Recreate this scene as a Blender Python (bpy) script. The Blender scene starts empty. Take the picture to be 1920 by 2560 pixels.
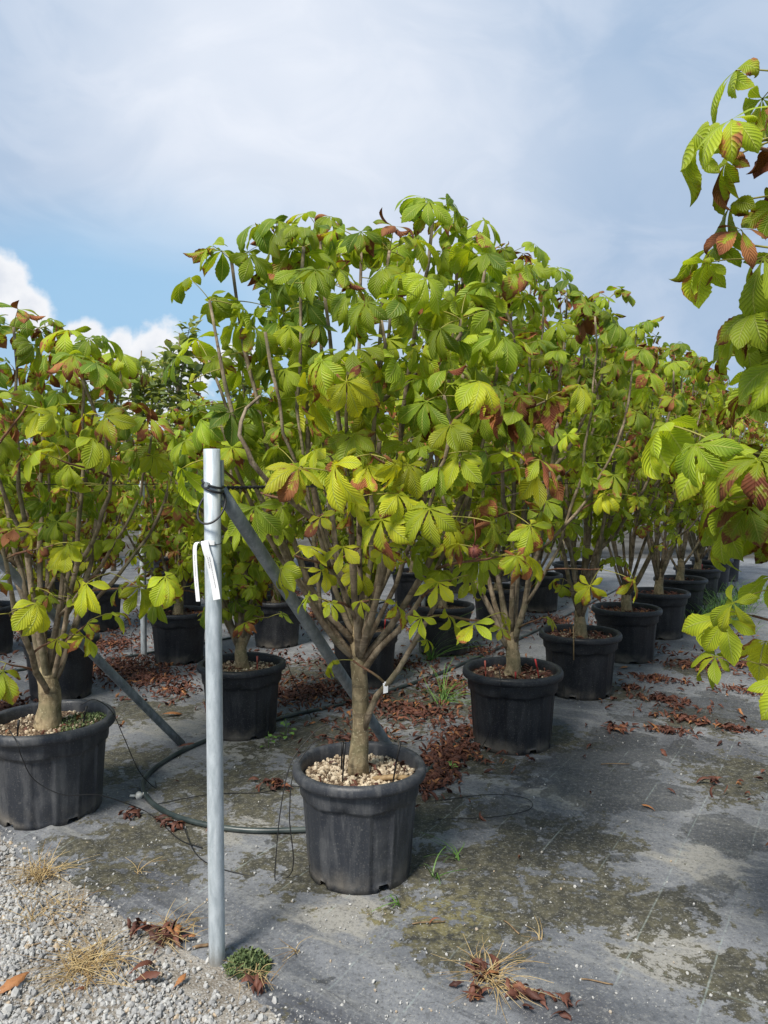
import bpy, math, random
import numpy as np
from mathutils import Vector, Matrix, Euler, noise as mnoise

R = math.radians
scene = bpy.context.scene
col = scene.collection

# ---------------------------------------------------------------- camera, light, sky, exposure
cam_d = bpy.data.cameras.new('camera')
cam_d.sensor_fit = 'HORIZONTAL'
cam_d.sensor_width = 36.0
cam_d.lens = 36.0
cam_d.clip_start = 0.05
cam_d.clip_end = 500.0
cam = bpy.data.objects.new('camera', cam_d)
cam.location = (0.0, 0.0, 1.6)
cam.rotation_euler = (R(90 - 2.6), 0, 0)
col.objects.link(cam)
scene.camera = cam

SUN_EL, SUN_AZ = 52.0, 212.0         # azimuth clockwise from +Y: behind the camera, to the left
sun_d = bpy.data.lights.new('sun', 'SUN')
sun_d.energy = 3.2
sun_d.angle = R(16)
sun_d.color = (1.0, 0.95, 0.86)
sun = bpy.data.objects.new('sun', sun_d)
_sd = Vector((math.sin(R(SUN_AZ)) * math.cos(R(SUN_EL)), math.cos(R(SUN_AZ)) * math.cos(R(SUN_EL)), math.sin(R(SUN_EL))))
sun.rotation_euler = _sd.to_track_quat('Z', 'Y').to_euler()
sun.location = (0, 0, 30)
col.objects.link(sun)

scene.view_settings.view_transform = 'Standard'
scene.view_settings.look = 'None'
scene.view_settings.gamma = 1.0
scene.view_settings.use_curve_mapping = False
scene.view_settings.exposure = 0.82


class NT:
    """small helper for building node trees"""
    def __init__(self, tree):
        self.t = tree

    def n(self, typ, **props):
        nd = self.t.nodes.new(typ)
        for k, v in props.items():
            setattr(nd, k, v)
        return nd

    def put(self, sock, v):
        if isinstance(v, bpy.types.NodeSocket):
            self.t.links.new(v, sock)
        else:
            if sock.type == 'RGBA' and len(v) == 3:
                v = (*v, 1.0)
            sock.default_value = v

    def m(self, op, a, b=0.0, c=None, clamp=False):
        nd = self.n('ShaderNodeMath', operation=op, use_clamp=clamp)
        self.put(nd.inputs[0], a)
        self.put(nd.inputs[1], b)
        if c is not None:
            self.put(nd.inputs[2], c)
        return nd.outputs[0]

    def v(self, op, a, b=(0, 0, 0), out=0):
        nd = self.n('ShaderNodeVectorMath', operation=op)
        self.put(nd.inputs[0], a)
        if op == 'SCALE':
            self.put(nd.inputs['Scale'], b)
        else:
            self.put(nd.inputs[1], b)
        return nd.outputs['Value'] if op in ('DOT_PRODUCT', 'LENGTH', 'DISTANCE') else nd.outputs[0]

    def noise(self, vec, scale, detail=4.0, rough=0.5, dist=0.0, dim='3D', w=None, out='Fac'):
        nd = self.n('ShaderNodeTexNoise', noise_dimensions=dim)
        if vec is not None:
            self.put(nd.inputs['Vector'], vec)
        nd.inputs['Scale'].default_value = scale
        nd.inputs['Detail'].default_value = detail
        nd.inputs['Roughness'].default_value = rough
        nd.inputs['Distortion'].default_value = dist
        if w is not None:
            self.put(nd.inputs['W'], w)
        return nd.outputs[out]

    def step(self, x, a, b, lo=0.0, hi=1.0):
        nd = self.n('ShaderNodeMapRange', interpolation_type='SMOOTHSTEP')
        self.put(nd.inputs['Value'], x)
        self.put(nd.inputs['From Min'], a)
        self.put(nd.inputs['From Max'], b)
        self.put(nd.inputs['To Min'], lo)
        self.put(nd.inputs['To Max'], hi)
        return nd.outputs[0]

    def mix(self, f, a, b, blend='MIX'):
        nd = self.n('ShaderNodeMix', data_type='RGBA', blend_type=blend)
        self.put(nd.inputs[0], f)
        self.put(nd.inputs[6], a)
        self.put(nd.inputs[7], b)
        return nd.outputs[2]

    def blob(self, pos, c, r):
        """smooth 0..1 falloff around a fixed point"""
        d = self.v('DISTANCE', pos, c)
        return self.step(d, r, r * 0.15)

    def blobs(self, pos, lst):
        out = None
        for c, r in lst:
            b = self.blob(pos, c, r)
            out = b if out is None else self.m('MAXIMUM', out, b)
        return out


world = bpy.data.worlds.new('World')
scene.world = world
world.use_nodes = True
wt = world.node_tree
wt.nodes.clear()
W = NT(wt)
wout = W.n('ShaderNodeOutputWorld')
bg = W.n('ShaderNodeBackground')
bg.inputs['Strength'].default_value = 0.1
wt.links.new(bg.outputs[0], wout.inputs[0])
sky = W.n('ShaderNodeTexSky', sky_type='NISHITA')
sky.sun_disc = False
sky.sun_elevation = R(SUN_EL)
sky.sun_rotation = R(SUN_AZ)
sky.air_density = 1.2
sky.dust_density = 1.5
sky.ozone_density = 1.5
dirn = W.n('ShaderNodeTexCoord').outputs['Generated']
sep = W.n('ShaderNodeSeparateXYZ')
W.put(sep.inputs[0], dirn)
dz = sep.outputs[2]
warp = W.v('ADD', dirn, W.v('SCALE', W.v('SUBTRACT', W.noise(dirn, 2.2, 3.0, out='Color'), (0.5, 0.5, 0.5)), 0.22))
streak = W.v('MULTIPLY', warp, (1.0, 1.0, 2.1))
n_big = W.noise(streak, 1.5, 5.0, 0.5, 0.4)
n_fine = W.noise(streak, 5.5, 6.0, 0.55, 0.6)
# high thin overcast: grey blue where thick and unlit, pearly white where the light comes through
bright = W.m('ADD', W.m('MULTIPLY', W.step(W.v('DISTANCE', warp, (-0.10, 0.90, 0.43)), 0.46, 0.06), 0.56),
             W.m('ADD', W.m('MULTIPLY', W.step(n_big, 0.38, 0.68), 0.26), W.m('MULTIPLY', W.step(n_fine, 0.40, 0.66), 0.15)))
veil_c = W.mix(W.m('MINIMUM', bright, 1.0), (1.70, 2.55, 3.75), (4.9, 5.15, 5.65))
# towards the horizon the veil turns paler
veil_c = W.mix(W.step(dz, 0.22, 0.02, 0.0, 0.4), veil_c, (3.0, 3.9, 5.0))
clear = W.m('MAXIMUM', W.m('MULTIPLY', W.step(W.v('DISTANCE', W.v('MULTIPLY', warp, (1, 1, 1.9)), (-0.30, 0.92, 0.34)), 0.37, 0.08), 0.85),
            W.m('MULTIPLY', W.step(n_big, 0.44, 0.28), 0.35))
blue_c = W.mix(0.8, sky.outputs[0], (1.75, 3.25, 4.75))
sky_c = W.mix(clear, veil_c, blue_c)
# heaped white clouds low over the left horizon
cn = W.noise(dirn, 13.0, 6.0, 0.55)
cn2 = W.noise(dirn, 34.0, 4.0, 0.55)
cum = None
for c, r in (((-0.440, 0.868, 0.212), 0.044), ((-0.405, 0.882, 0.19), 0.034), ((-0.48, 0.86, 0.225), 0.045), ((-0.322, 0.932, 0.150), 0.030),
             ((-0.29, 0.944, 0.143), 0.034), ((-0.35, 0.93, 0.145), 0.045), ((-0.24, 0.96, 0.135), 0.034), ((-0.19, 0.965, 0.14), 0.03), ((-0.27, 0.95, 0.12), 0.06)):
    d = W.m('DIVIDE', W.v('DISTANCE', dirn, c), r)
    b = W.m('SUBTRACT', 1.35, d)
    cum = b if cum is None else W.m('MAXIMUM', cum, b)
cum = W.m('ADD', cum, W.m('ADD', W.m('MULTIPLY', W.m('SUBTRACT', cn, 0.5), 1.5), W.m('MULTIPLY', W.m('SUBTRACT', cn2, 0.5), 0.7)))
cmask = W.step(cum, 0.25, 0.62)
cshade = W.step(W.m('ADD', cum, W.m('MULTIPLY', W.m('SUBTRACT', cn2, 0.5), 1.0)), 0.3, 1.5)
cum_c = W.mix(cshade, (5.5, 5.5, 5.6), (4.2, 4.4, 4.8))
sky_c = W.mix(W.m('MULTIPLY', cmask, 0.95), sky_c, cum_c)
W.put(bg.inputs['Color'], sky_c)


# ---------------------------------------------------------------- materials
def new_mat(name):
    m = bpy.data.materials.new(name)
    m.use_nodes = True
    m.node_tree.nodes.clear()
    t = NT(m.node_tree)
    out = t.n('ShaderNodeOutputMaterial')
    return m, t, out


def principled(t, out, colr, rough=0.6, spec=0.4, metal=0.0, bump=None, bstr=0.3, bdist=0.01):
    p = t.n('ShaderNodeBsdfPrincipled')
    t.put(p.inputs['Base Color'], colr)
    t.put(p.inputs['Roughness'], rough)
    p.inputs['Specular IOR Level'].default_value = spec
    t.put(p.inputs['Metallic'], metal)
    if bump is not None:
        b = t.n('ShaderNodeBump')
        b.inputs['Strength'].default_value = bstr
        b.inputs['Distance'].default_value = bdist
        t.put(b.inputs['Height'], bump)
        t.t.links.new(b.outputs[0], p.inputs['Normal'])
    t.t.links.new(p.outputs[0], out.inputs[0])
    return p


def leaf_material(name, greens, yellows, veinc):
    m, t, out = new_mat(name)
    oi = t.n('ShaderNodeObjectInfo')
    sc = t.n('ShaderNodeSeparateColor')
    t.put(sc.inputs[0], oi.outputs['Color'])
    yel, brn, lum = sc.outputs[0], sc.outputs[1], sc.outputs[2]
    at = t.n('ShaderNodeAttribute', attribute_name='lr')
    lr = at.outputs['Fac']
    uv = t.n('ShaderNodeUVMap', uv_map='UVMap')
    su = t.n('ShaderNodeSeparateXYZ')
    t.put(su.inputs[0], uv.outputs[0])
    u = su.outputs[0]
    av = t.m('ABSOLUTE', t.m('SUBTRACT', t.m('MULTIPLY', su.outputs[1], 2.0), 1.0))
    tc = t.n('ShaderNodeTexCoord')
    off = t.n('ShaderNodeCombineXYZ')
    r100 = t.m('MULTIPLY', oi.outputs['Random'], 60.0)
    for i in range(3):
        t.put(off.inputs[i], r100)
    pos = t.v('ADD', tc.outputs['Object'], off.outputs[0])
    n1 = t.noise(pos, 9.0, 3.0)
    n2 = t.noise(pos, 26.0, 4.0, 0.6)
    # side veins run forward from the midrib
    ph = t.m('FRACT', t.m('ADD', t.m('SUBTRACT', t.m('MULTIPLY', u, 12.0), t.m('MULTIPLY', av, 2.8)), t.m('MULTIPLY', n1, 1.2)))
    tri = t.m('ABSOLUTE', t.m('SUBTRACT', ph, 0.5))           # 0.5 on the vein, 0 between
    vein = t.step(tri, 0.33, 0.5)
    mid = t.step(av, 0.09, 0.03)
    yf = t.m('ADD', yel, t.m('ADD', t.m('MULTIPLY', t.m('SUBTRACT', lr, 0.5), 0.35), t.m('MULTIPLY', t.m('SUBTRACT', n1, 0.5), 0.7)))
    yf = t.m('SUBTRACT', yf, t.m('MULTIPLY', vein, 0.10))
    yf = t.m('ADD', yf, t.m('MULTIPLY', t.m('POWER', av, 2.0), 0.14))
    dark, mid_g = greens
    c = t.mix(t.step(yf, 0.0, 0.55), dark, mid_g)
    c = t.mix(t.step(yf, 0.5, 1.0), c, yellows)
    c = t.mix(t.m('MULTIPLY', vein, 0.22), c, veinc)
    c = t.mix(t.m('MULTIPLY', mid, 0.8), c, veinc)
    # scorched, curled-up brown patches grow in from tips and edges
    bm = t.m('ADD', t.m('MULTIPLY', n2, 0.9), t.m('ADD', t.m('MULTIPLY', u, 0.30), t.m('ADD', t.m('MULTIPLY', av, 0.16), t.m('MULTIPLY', t.m('SUBTRACT', lr, 0.5), 0.55))))
    th = t.m('SUBTRACT', 1.16, t.m('MULTIPLY', brn, 0.92))
    bmask = t.step(t.m('SUBTRACT', bm, th), -0.03, 0.05)
    halo = t.step(t.m('SUBTRACT', bm, th), -0.16, 0.02)
    c = t.mix(t.m('MULTIPLY', halo, 0.7), c, (0.34, 0.28, 0.03))
    bc = t.mix(t.step(n1, 0.35, 0.68), (0.15, 0.042, 0.017), (0.33, 0.135, 0.048))
    c = t.mix(bmask, c, bc)
    c = t.mix(1.0, c, t.m('ADD', 0.55, t.m('MULTIPLY', lum, 0.9)), 'MULTIPLY')
    corr = t.m('ADD', t.m('MULTIPLY', t.m('POWER', t.m('MULTIPLY', tri, 2.0), 2.0), -1.0), t.m('MULTIPLY', mid, -0.8))
    p = t.n('ShaderNodeBsdfPrincipled')
    t.put(p.inputs['Base Color'], c)
    t.put(p.inputs['Roughness'], t.m('ADD', 0.46, t.m('MULTIPLY', bmask, 0.3)))
    p.inputs['Specular IOR Level'].default_value = 0.30
    b = t.n('ShaderNodeBump')
    b.inputs['Strength'].default_value = 0.55
    b.inputs['Distance'].default_value = 0.0035
    t.put(b.inputs['Height'], corr)
    t.t.links.new(b.outputs[0], p.inputs['Normal'])
    tr = t.n('ShaderNodeBsdfTranslucent')
    t.put(tr.inputs['Color'], t.mix(1.0, c, (1.45, 1.35, 0.45), 'MULTIPLY'))
    t.t.links.new(b.outputs[0], tr.inputs['Normal'])
    ms = t.n('ShaderNodeMixShader')
    t.put(ms.inputs[0], t.m('SUBTRACT', 0.42, t.m('MULTIPLY', bmask, 0.30)))
    t.t.links.new(p.outputs[0], ms.inputs[1])
    t.t.links.new(tr.outputs[0], ms.inputs[2])
    t.t.links.new(ms.outputs[0], out.inputs[0])
    return m


M = {}
M['leaf'] = leaf_material('chestnut_leaf', ((0.115, 0.205, 0.020), (0.335, 0.425, 0.028)), (0.54, 0.55, 0.030), (0.42, 0.46, 0.11))
M['glossy_leaf'] = leaf_material('grey_green_leaf', ((0.09, 0.135, 0.055), (0.19, 0.25, 0.11)), (0.27, 0.30, 0.13), (0.2, 0.24, 0.12))

m, t, o = new_mat('petiole')
principled(t, o, (0.26, 0.24, 0.05), 0.5)
M['petiole'] = m

m, t, o = new_mat('dry_leaf')
tc = t.n('ShaderNodeTexCoord').outputs['Object']
lr = t.n('ShaderNodeAttribute', attribute_name='lr').outputs['Fac']
c = t.mix(lr, (0.050, 0.020, 0.016), (0.165, 0.062, 0.038))
c = t.mix(t.m('MULTIPLY', t.step(lr, 0.86, 0.98), 0.8), c, (0.38, 0.17, 0.06))
c = t.mix(t.step(t.noise(tc, 60, 3.0), 0.4, 0.75), c, t.mix(0.5, c, (0.09, 0.04, 0.025)))
principled(t, o, c, 0.6, 0.3, bump=t.noise(tc, 220, 2.0), bstr=0.4, bdist=0.003)
M['dry_leaf'] = m

m, t, o = new_mat('straw')
lr = t.n('ShaderNodeAttribute', attribute_name='lr').outputs['Fac']
principled(t, o, t.mix(lr, (0.20, 0.12, 0.05), (0.50, 0.38, 0.19)), 0.7, 0.2)
M['straw'] = m
m, t, o = new_mat('weed')
lr = t.n('ShaderNodeAttribute', attribute_name='lr').outputs['Fac']
principled(t, o, t.mix(lr, (0.05, 0.11, 0.02), (0.16, 0.30, 0.06)), 0.5, 0.3)
M['weed'] = m
m, t, o = new_mat('moss_plant')
lr = t.n('ShaderNodeAttribute', attribute_name='lr').outputs['Fac']
principled(t, o, t.mix(lr, (0.05, 0.08, 0.03), (0.15, 0.19, 0.08)), 0.7, 0.2)
M['moss_plant'] = m


def bark(name, c1, c2, spots):
    m, t, o = new_mat(name)
    tc = t.n('ShaderNodeTexCoord').outputs['Object']
    st = t.v('MULTIPLY', tc, (1, 1, 0.5))
    n1 = t.noise(st, 30, 5.0, 0.6)
    n2 = t.noise(tc, 95, 3.0, 0.6)
    c = t.mix(t.step(n1, 0.36, 0.64), c1, c2)
    band = t.noise(t.v('MULTIPLY', tc, (0.25, 0.25, 1.6)), 26, 3.0, 0.6)
    c = t.mix(t.m('MULTIPLY', t.step(band, 0.56, 0.66), 0.55), c, (0.07, 0.052, 0.036))
    c = t.mix(t.m('MULTIPLY', t.step(t.noise(tc, 7, 3.0), 0.48, 0.66), 0.5), c, (0.11, 0.115, 0.06))
    c = t.mix(t.m('MULTIPLY', t.step(n2, 0.58, 0.66), spots), c, (0.50, 0.44, 0.29))
    h = t.m('ADD', n1, t.m('MULTIPLY', n2, 0.6))
    principled(t, o, c, 0.8, 0.2, bump=h, bstr=0.7, bdist=0.006)
    return m


M['bark'] = bark('branch_bark', (0.14, 0.105, 0.07), (0.32, 0.255, 0.18), 0.12)
M['trunk'] = bark('trunk_bark', (0.19, 0.145, 0.085), (0.37, 0.29, 0.175), 0.5)
M['young_bark'] = bark('young_bark', (0.12, 0.055, 0.035), (0.22, 0.12, 0.075), 0.1)

# black nursery pots: dusty matt plastic, per-pot tone also paints in sun or foliage shade
m, t, o = new_mat('black_pot_plastic')
tcn = t.n('ShaderNodeTexCoord')
tc = tcn.outputs['Object']
oi = t.n('ShaderNodeObjectInfo')
off = t.n('ShaderNodeCombineXYZ')
t.put(off.inputs[0], t.m('MULTIPLY', oi.outputs['Random'], 40.0))
pos = t.v('ADD', tc, off.outputs[0])
sx = t.n('ShaderNodeSeparateXYZ')
t.put(sx.inputs[0], tc)
drip = t.noise(t.v('MULTIPLY', pos, (1, 1, 0.10)), 26, 5.0, 0.65)
dust = t.noise(pos, 6, 5.0, 0.6)
speck = t.noise(pos, 150, 3.0, 0.7)
dirt = t.step(t.m('SUBTRACT', sx.outputs[2], t.m('MULTIPLY', t.noise(pos, 11, 4.0, 0.7), 0.10)), 0.06, -0.04, 0.0, 0.9)
scuff = t.step(t.noise(t.v('MULTIPLY', pos, (1, 1, 3.5)), 21, 5.0, 0.75), 0.66, 0.72)
oc = t.n('ShaderNodeSeparateColor')
t.put(oc.inputs[0], oi.outputs['Color'])
base = t.mix(oc.outputs[0], (0.0075, 0.009, 0.013), (0.034, 0.038, 0.047))  # dark end paints foliage shade on the rear pots, light end dust and sun
f = t.m('ADD', t.m('MULTIPLY', t.step(drip, 0.46, 0.66), 0.42), t.m('MULTIPLY', t.step(dust, 0.42, 0.70), 0.36))
c = t.mix(f, base, t.mix(oc.outputs[0], (0.030, 0.032, 0.037), (0.14, 0.14, 0.142)))
c = t.mix(t.m('MULTIPLY', t.step(speck, 0.56, 0.70), 0.55), c, (0.16, 0.155, 0.15))
c = t.mix(t.m('MULTIPLY', scuff, 0.35), c, (0.20, 0.195, 0.185))
c = t.mix(t.m('MULTIPLY', dirt, t.step(dust, 0.35, 0.65)), c, (0.17, 0.15, 0.125))
principled(t, o, c, t.m('ADD', 0.42, t.m('MULTIPLY', f, 0.4)), 0.42, bump=t.m('ADD', t.noise(pos, 60, 4.0), t.m('MULTIPLY', speck, 0.5)), bstr=0.25, bdist=0.004)
M['pot'] = m

m, t, o = new_mat('potting_soil')
tc = t.n('ShaderNodeTexCoord').outputs['Object']
vor = t.n('ShaderNodeTexVoronoi')
t.put(vor.inputs['Vector'], tc)
vor.inputs['Scale'].default_value = 85
c = t.mix(t.step(t.noise(tc, 14, 4.0), 0.35, 0.65), (0.050, 0.030, 0.020), (0.15, 0.10, 0.065))
c = t.mix(t.m('MULTIPLY', t.step(t.noise(tc, 60, 2.0), 0.5, 0.62), 0.6), c, (0.34, 0.25, 0.16))
principled(t, o, c, 0.9, 0.2, bump=vor.outputs['Distance'], bstr=0.9, bdist=0.012)
M['soil'] = m

m, t, o = new_mat('mulch_stone')
lr = t.n('ShaderNodeAttribute', attribute_name='lr').outputs['Fac']
tc = t.n('ShaderNodeTexCoord').outputs['Object']
c = t.mix(lr, (0.26, 0.19, 0.12), (0.70, 0.60, 0.45))
c = t.mix(t.step(t.noise(tc, 70, 3.0), 0.4, 0.75, 0.0, 0.5), c, (0.32, 0.22, 0.13))
principled(t, o, c, 0.85, 0.2)
M['mulch_stone'] = m

m, t, o = new_mat('limestone_gravel')
lr = t.n('ShaderNodeAttribute', attribute_name='lr').outputs['Fac']
tc = t.n('ShaderNodeTexCoord').outputs['Object']
c = t.mix(lr, (0.19, 0.19, 0.195), (0.52, 0.51, 0.485))
c = t.mix(t.step(lr, 0.93, 0.97), c, (0.42, 0.33, 0.23))
c = t.mix(t.step(t.noise(tc, 130, 3.0), 0.4, 0.7, 0.0, 0.35), c, (0.26, 0.25, 0.235))
principled(t, o, c, 0.85, 0.25)
M['gravel'] = m

m, t, o = new_mat('gravel_bed_dust')
tc = t.n('ShaderNodeTexCoord').outputs['Object']
c = t.mix(t.step(t.noise(tc, 7, 5.0, 0.6), 0.35, 0.7), (0.19, 0.165, 0.135), (0.33, 0.305, 0.27))
c = t.mix(t.step(t.noise(tc, 130, 2.0), 0.5, 0.65, 0.0, 0.6), c, (0.42, 0.41, 0.39))
principled(t, o, c, 0.9, 0.2, bump=t.noise(tc, 120, 4.0), bstr=0.8, bdist=0.012)
M['gravel_bed'] = m

m, t, o = new_mat('far_ground')
tc = t.n('ShaderNodeTexCoord').outputs['Object']
c = t.mix(t.step(t.noise(tc, 0.8, 6.0, 0.6), 0.35, 0.65), (0.05, 0.045, 0.035), (0.10, 0.095, 0.085))
principled(t, o, c, 0.9, 0.2, bump=t.noise(tc, 14, 5.0), bstr=0.5, bdist=0.05)
M['far_ground'] = m

# woven ground cover: bleached grey cloth with woven lines, silt, damp blotches and algae
m, t, o = new_mat('woven_ground_fabric')
tc = t.n('ShaderNodeTexCoord').outputs['Object']
rot = t.n('ShaderNodeVectorRotate', rotation_type='Z_AXIS')
t.put(rot.inputs['Vector'], tc)
rot.inputs['Angle'].default_value = R(32)
rs = t.n('ShaderNodeSeparateXYZ')
t.put(rs.inputs[0], rot.outputs[0])
rx, ry = rs.outputs[0], rs.outputs[1]
flat = t.v('MULTIPLY', tc, (1, 1, 0))
wx = t.m('SINE', t.m('MULTIPLY', rx, 1250.0))
wy = t.m('SINE', t.m('MULTIPLY', ry, 900.0))
weave = t.m('MULTIPLY', wx, wy)
nA = t.noise(flat, 1.3, 6.0, 0.62, 0.5)
nB = t.noise(flat, 4.5, 8.0, 0.70, 0.8)
nC = t.noise(flat, 18, 6.0, 0.70)
nS = t.noise(t.v('MULTIPLY', rot.outputs[0], (0.55, 3.2, 0)), 2.6, 5.0, 0.65)
nD = t.noise(flat, 95, 3.0, 0.7)
c = t.mix(t.step(nA, 0.32, 0.68), (0.094, 0.102, 0.118), (0.235, 0.243, 0.260))
c = t.mix(t.m('MULTIPLY', t.step(nS, 0.5, 0.70), 0.65), c, (0.32, 0.32, 0.31))
# darker, less faded cloth at a few seams
fresh = t.blobs(flat, (((1.75, 2.55, 0), 0.42), ((-0.25, 2.05, 0), 0.45), ((-0.95, 2.9, 0), 0.35), ((0.55, 2.15, 0), 0.3), ((1.9, 4.4, 0), 0.5)))
c = t.mix(t.m('MULTIPLY', t.step(t.m('ADD', fresh, t.m('MULTIPLY', t.m('SUBTRACT', nB, 0.5), 1.1)), 0.35, 0.75), 0.62), c, (0.062, 0.065, 0.078))
rot2 = t.n('ShaderNodeVectorRotate', rotation_type='Z_AXIS')
t.put(rot2.inputs['Vector'], tc)
rot2.inputs['Angle'].default_value = R(39)
nW = t.noise(t.v('MULTIPLY', rot2.outputs[0], (0.5, 9.0, 0)), 3.0, 5.0, 0.65)
rim_z = t.blobs(flat, (((-1.75, 3.30, 0), 0.42), ((-1.45, 3.02, 0), 0.42), ((-1.15, 2.80, 0), 0.42), ((-0.85, 2.62, 0), 0.42), ((-0.55, 2.40, 0), 0.36), ((-0.25, 2.16, 0), 0.42), ((0.05, 1.95, 0), 0.4), ((0.3, 2.1, 0), 0.3)))
c = t.mix(t.m('MULTIPLY', rim_z, t.step(nW, 0.50, 0.36, 0.0, 0.75)), c, (0.050, 0.054, 0.066))  # darker cloth and painted crease shade, streaked along the edge
c = t.mix(t.m('MULTIPLY', rim_z, t.step(nW, 0.54, 0.68, 0.0, 0.65)), c, (0.27, 0.275, 0.29))  # pale streaks painted as the lit ridges of the creases
# silt washed into pale crusts
pale = t.blobs(flat, (((-1.35, 5.0, 0), 0.8), ((-0.95, 5.9, 0), 0.7), ((-0.75, 4.45, 0), 0.55), ((-1.9, 4.7, 0), 0.5), ((-0.15, 2.72, 0), 0.35), ((0.95, 2.55, 0), 0.45),
                       ((0.85, 3.75, 0), 0.35), ((-0.7, 3.45, 0), 0.4), ((1.3, 3.1, 0), 0.35), ((0.2, 6.3, 0), 0.6), ((-2.2, 6.4, 0), 0.6)))
pm = t.step(t.m('ADD', t.m('MULTIPLY', pale, 0.7), t.m('MULTIPLY', t.m('SUBTRACT', t.m('ADD', t.m('MULTIPLY', nB, 0.6), t.m('MULTIPLY', nS, 0.4)), 0.5), 2.6)), 0.38, 0.72)
c = t.mix(t.m('MULTIPLY', pm, 0.82), c, t.mix(nC, (0.26, 0.25, 0.225), (0.43, 0.41, 0.365)))
# algae and mossy dirt under and between the pots
moss = t.blobs(flat, (((0.42, 2.95, 0), 0.75), ((0.25, 2.66, 0), 0.4), ((0.75, 3.25, 0), 0.5), ((-0.75, 3.85, 0), 0.75), ((-1.05, 3.25, 0), 0.6), ((-0.35, 3.1, 0), 0.45), ((-1.55, 4.2, 0), 0.6),
                       ((-0.35, 4.6, 0), 0.8), ((0.25, 5.3, 0), 0.8), ((1.15, 2.35, 0), 0.35), ((0.95, 2.75, 0), 0.45), ((1.0, 4.6, 0), 0.45), ((1.65, 5.6, 0), 0.5), ((-1.0, 2.95, 0), 0.3), ((-1.6, 5.2, 0), 0.6), ((0.6, 4.2, 0), 0.4), ((-0.6, 6.2, 0), 0.7), ((0.2, 3.6, 0), 0.5), ((2.6, 6.4, 0), 0.5),
                       ((1.9, 4.0, 0), 0.6), ((2.1, 5.0, 0), 0.5), ((1.15, 6.3, 0), 0.8)))
mm = t.step(t.m('ADD', t.m('MULTIPLY', moss, 0.80), t.m('ADD', t.m('MULTIPLY', t.m('SUBTRACT', nB, 0.5), 3.0), t.m('MULTIPLY', t.m('SUBTRACT', nC, 0.5), 2.2))), 0.40, 0.56)
mossc = t.mix(t.step(nC, 0.38, 0.66), (0.028, 0.027, 0.017), (0.105, 0.095, 0.055))
yel = t.blobs(flat, (((0.22, 2.72, 0), 0.3), ((-0.1, 2.62, 0), 0.3), ((-0.15, 2.55, 0), 0.3)))
mossc = t.mix(t.m('MULTIPLY', t.m('MULTIPLY', yel, t.step(nC, 0.4, 0.6)), 0.75), mossc, (0.24, 0.21, 0.08))
c = t.mix(t.m('MULTIPLY', mm, 0.93), c, mossc)
# damp blotches with sharp outlines along the path
damp = t.blobs(flat, (((1.15, 3.95, 0), 0.75), ((1.5, 4.5, 0), 0.7), ((0.85, 3.4, 0), 0.45), ((1.55, 3.35, 0), 0.35), ((1.3, 2.85, 0), 0.3), ((2.3, 5.2, 0), 0.7), ((0.55, 3.55, 0), 0.4)))
dm = t.step(t.m('ADD', t.m('MULTIPLY', damp, 0.72), t.m('ADD', t.m('MULTIPLY', t.m('SUBTRACT', t.noise(flat, 2.9, 5.0, 0.58, 0.9), 0.5), 2.4), t.m('MULTIPLY', t.m('SUBTRACT', nC, 0.5), 0.7))), 0.36, 0.42)
c = t.mix(t.m('MULTIPLY', dm, 0.80), c, t.mix(0.5, (0.040, 0.041, 0.042), t.mix(0.4, c, (0, 0, 0))))
# woven-in guide lines
l1 = t.m('ABSOLUTE', t.m('SUBTRACT', t.m('FRACT', t.m('MULTIPLY', t.m('ADD', rx, t.m('MULTIPLY', t.m('SUBTRACT', nA, 0.5), 0.02)), 4.0)), 0.5))
lm = t.m('MULTIPLY', t.step(l1, 0.017, 0.006), t.step(nC, 0.38, 0.58))
c = t.mix(t.m('MULTIPLY', t.m('MULTIPLY', lm, t.step(nA, 0.42, 0.58)), 0.5), c, (0.36, 0.42, 0.40))
l2 = t.m('ABSOLUTE', t.m('SUBTRACT', t.m('FRACT', t.m('MULTIPLY', ry, 1.0)), 0.5))
c = t.mix(t.m('MULTIPLY', t.m('MULTIPLY', t.step(l2, 0.004, 0.001), t.step(nC, 0.45, 0.6)), 0.3), c, (0.30, 0.38, 0.36))
# worn, scuffed weave: fine mottling
nE = t.noise(flat, 42, 5.0, 0.75)
c = t.mix(t.m('MULTIPLY', t.step(nE, 0.52, 0.66), 0.42), c, (0.34, 0.335, 0.32))
c = t.mix(t.m('MULTIPLY', t.step(nE, 0.48, 0.36), 0.50), c, (0.055, 0.055, 0.055))
# grit
c = t.mix(t.m('MULTIPLY', t.step(nD, 0.58, 0.68), 0.6), c, (0.42, 0.40, 0.36))
c = t.mix(t.m('MULTIPLY', t.step(nD, 0.44, 0.32), 0.6), c, (0.05, 0.05, 0.05))
c = t.mix(t.m('MULTIPLY', t.m('ADD', weave, 1.0), 0.10), c, (0.02, 0.02, 0.022))
hgt = t.m('ADD', t.m('MULTIPLY', weave, 0.12), t.m('ADD', t.m('MULTIPLY', nC, 0.6), t.m('MULTIPLY', nD, 0.35)))
principled(t, o, c, t.m('SUBTRACT', 0.72, t.m('MULTIPLY', dm, 0.25)), 0.32, bump=hgt, bstr=0.6, bdist=0.008)
M['fabric'] = m

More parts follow.
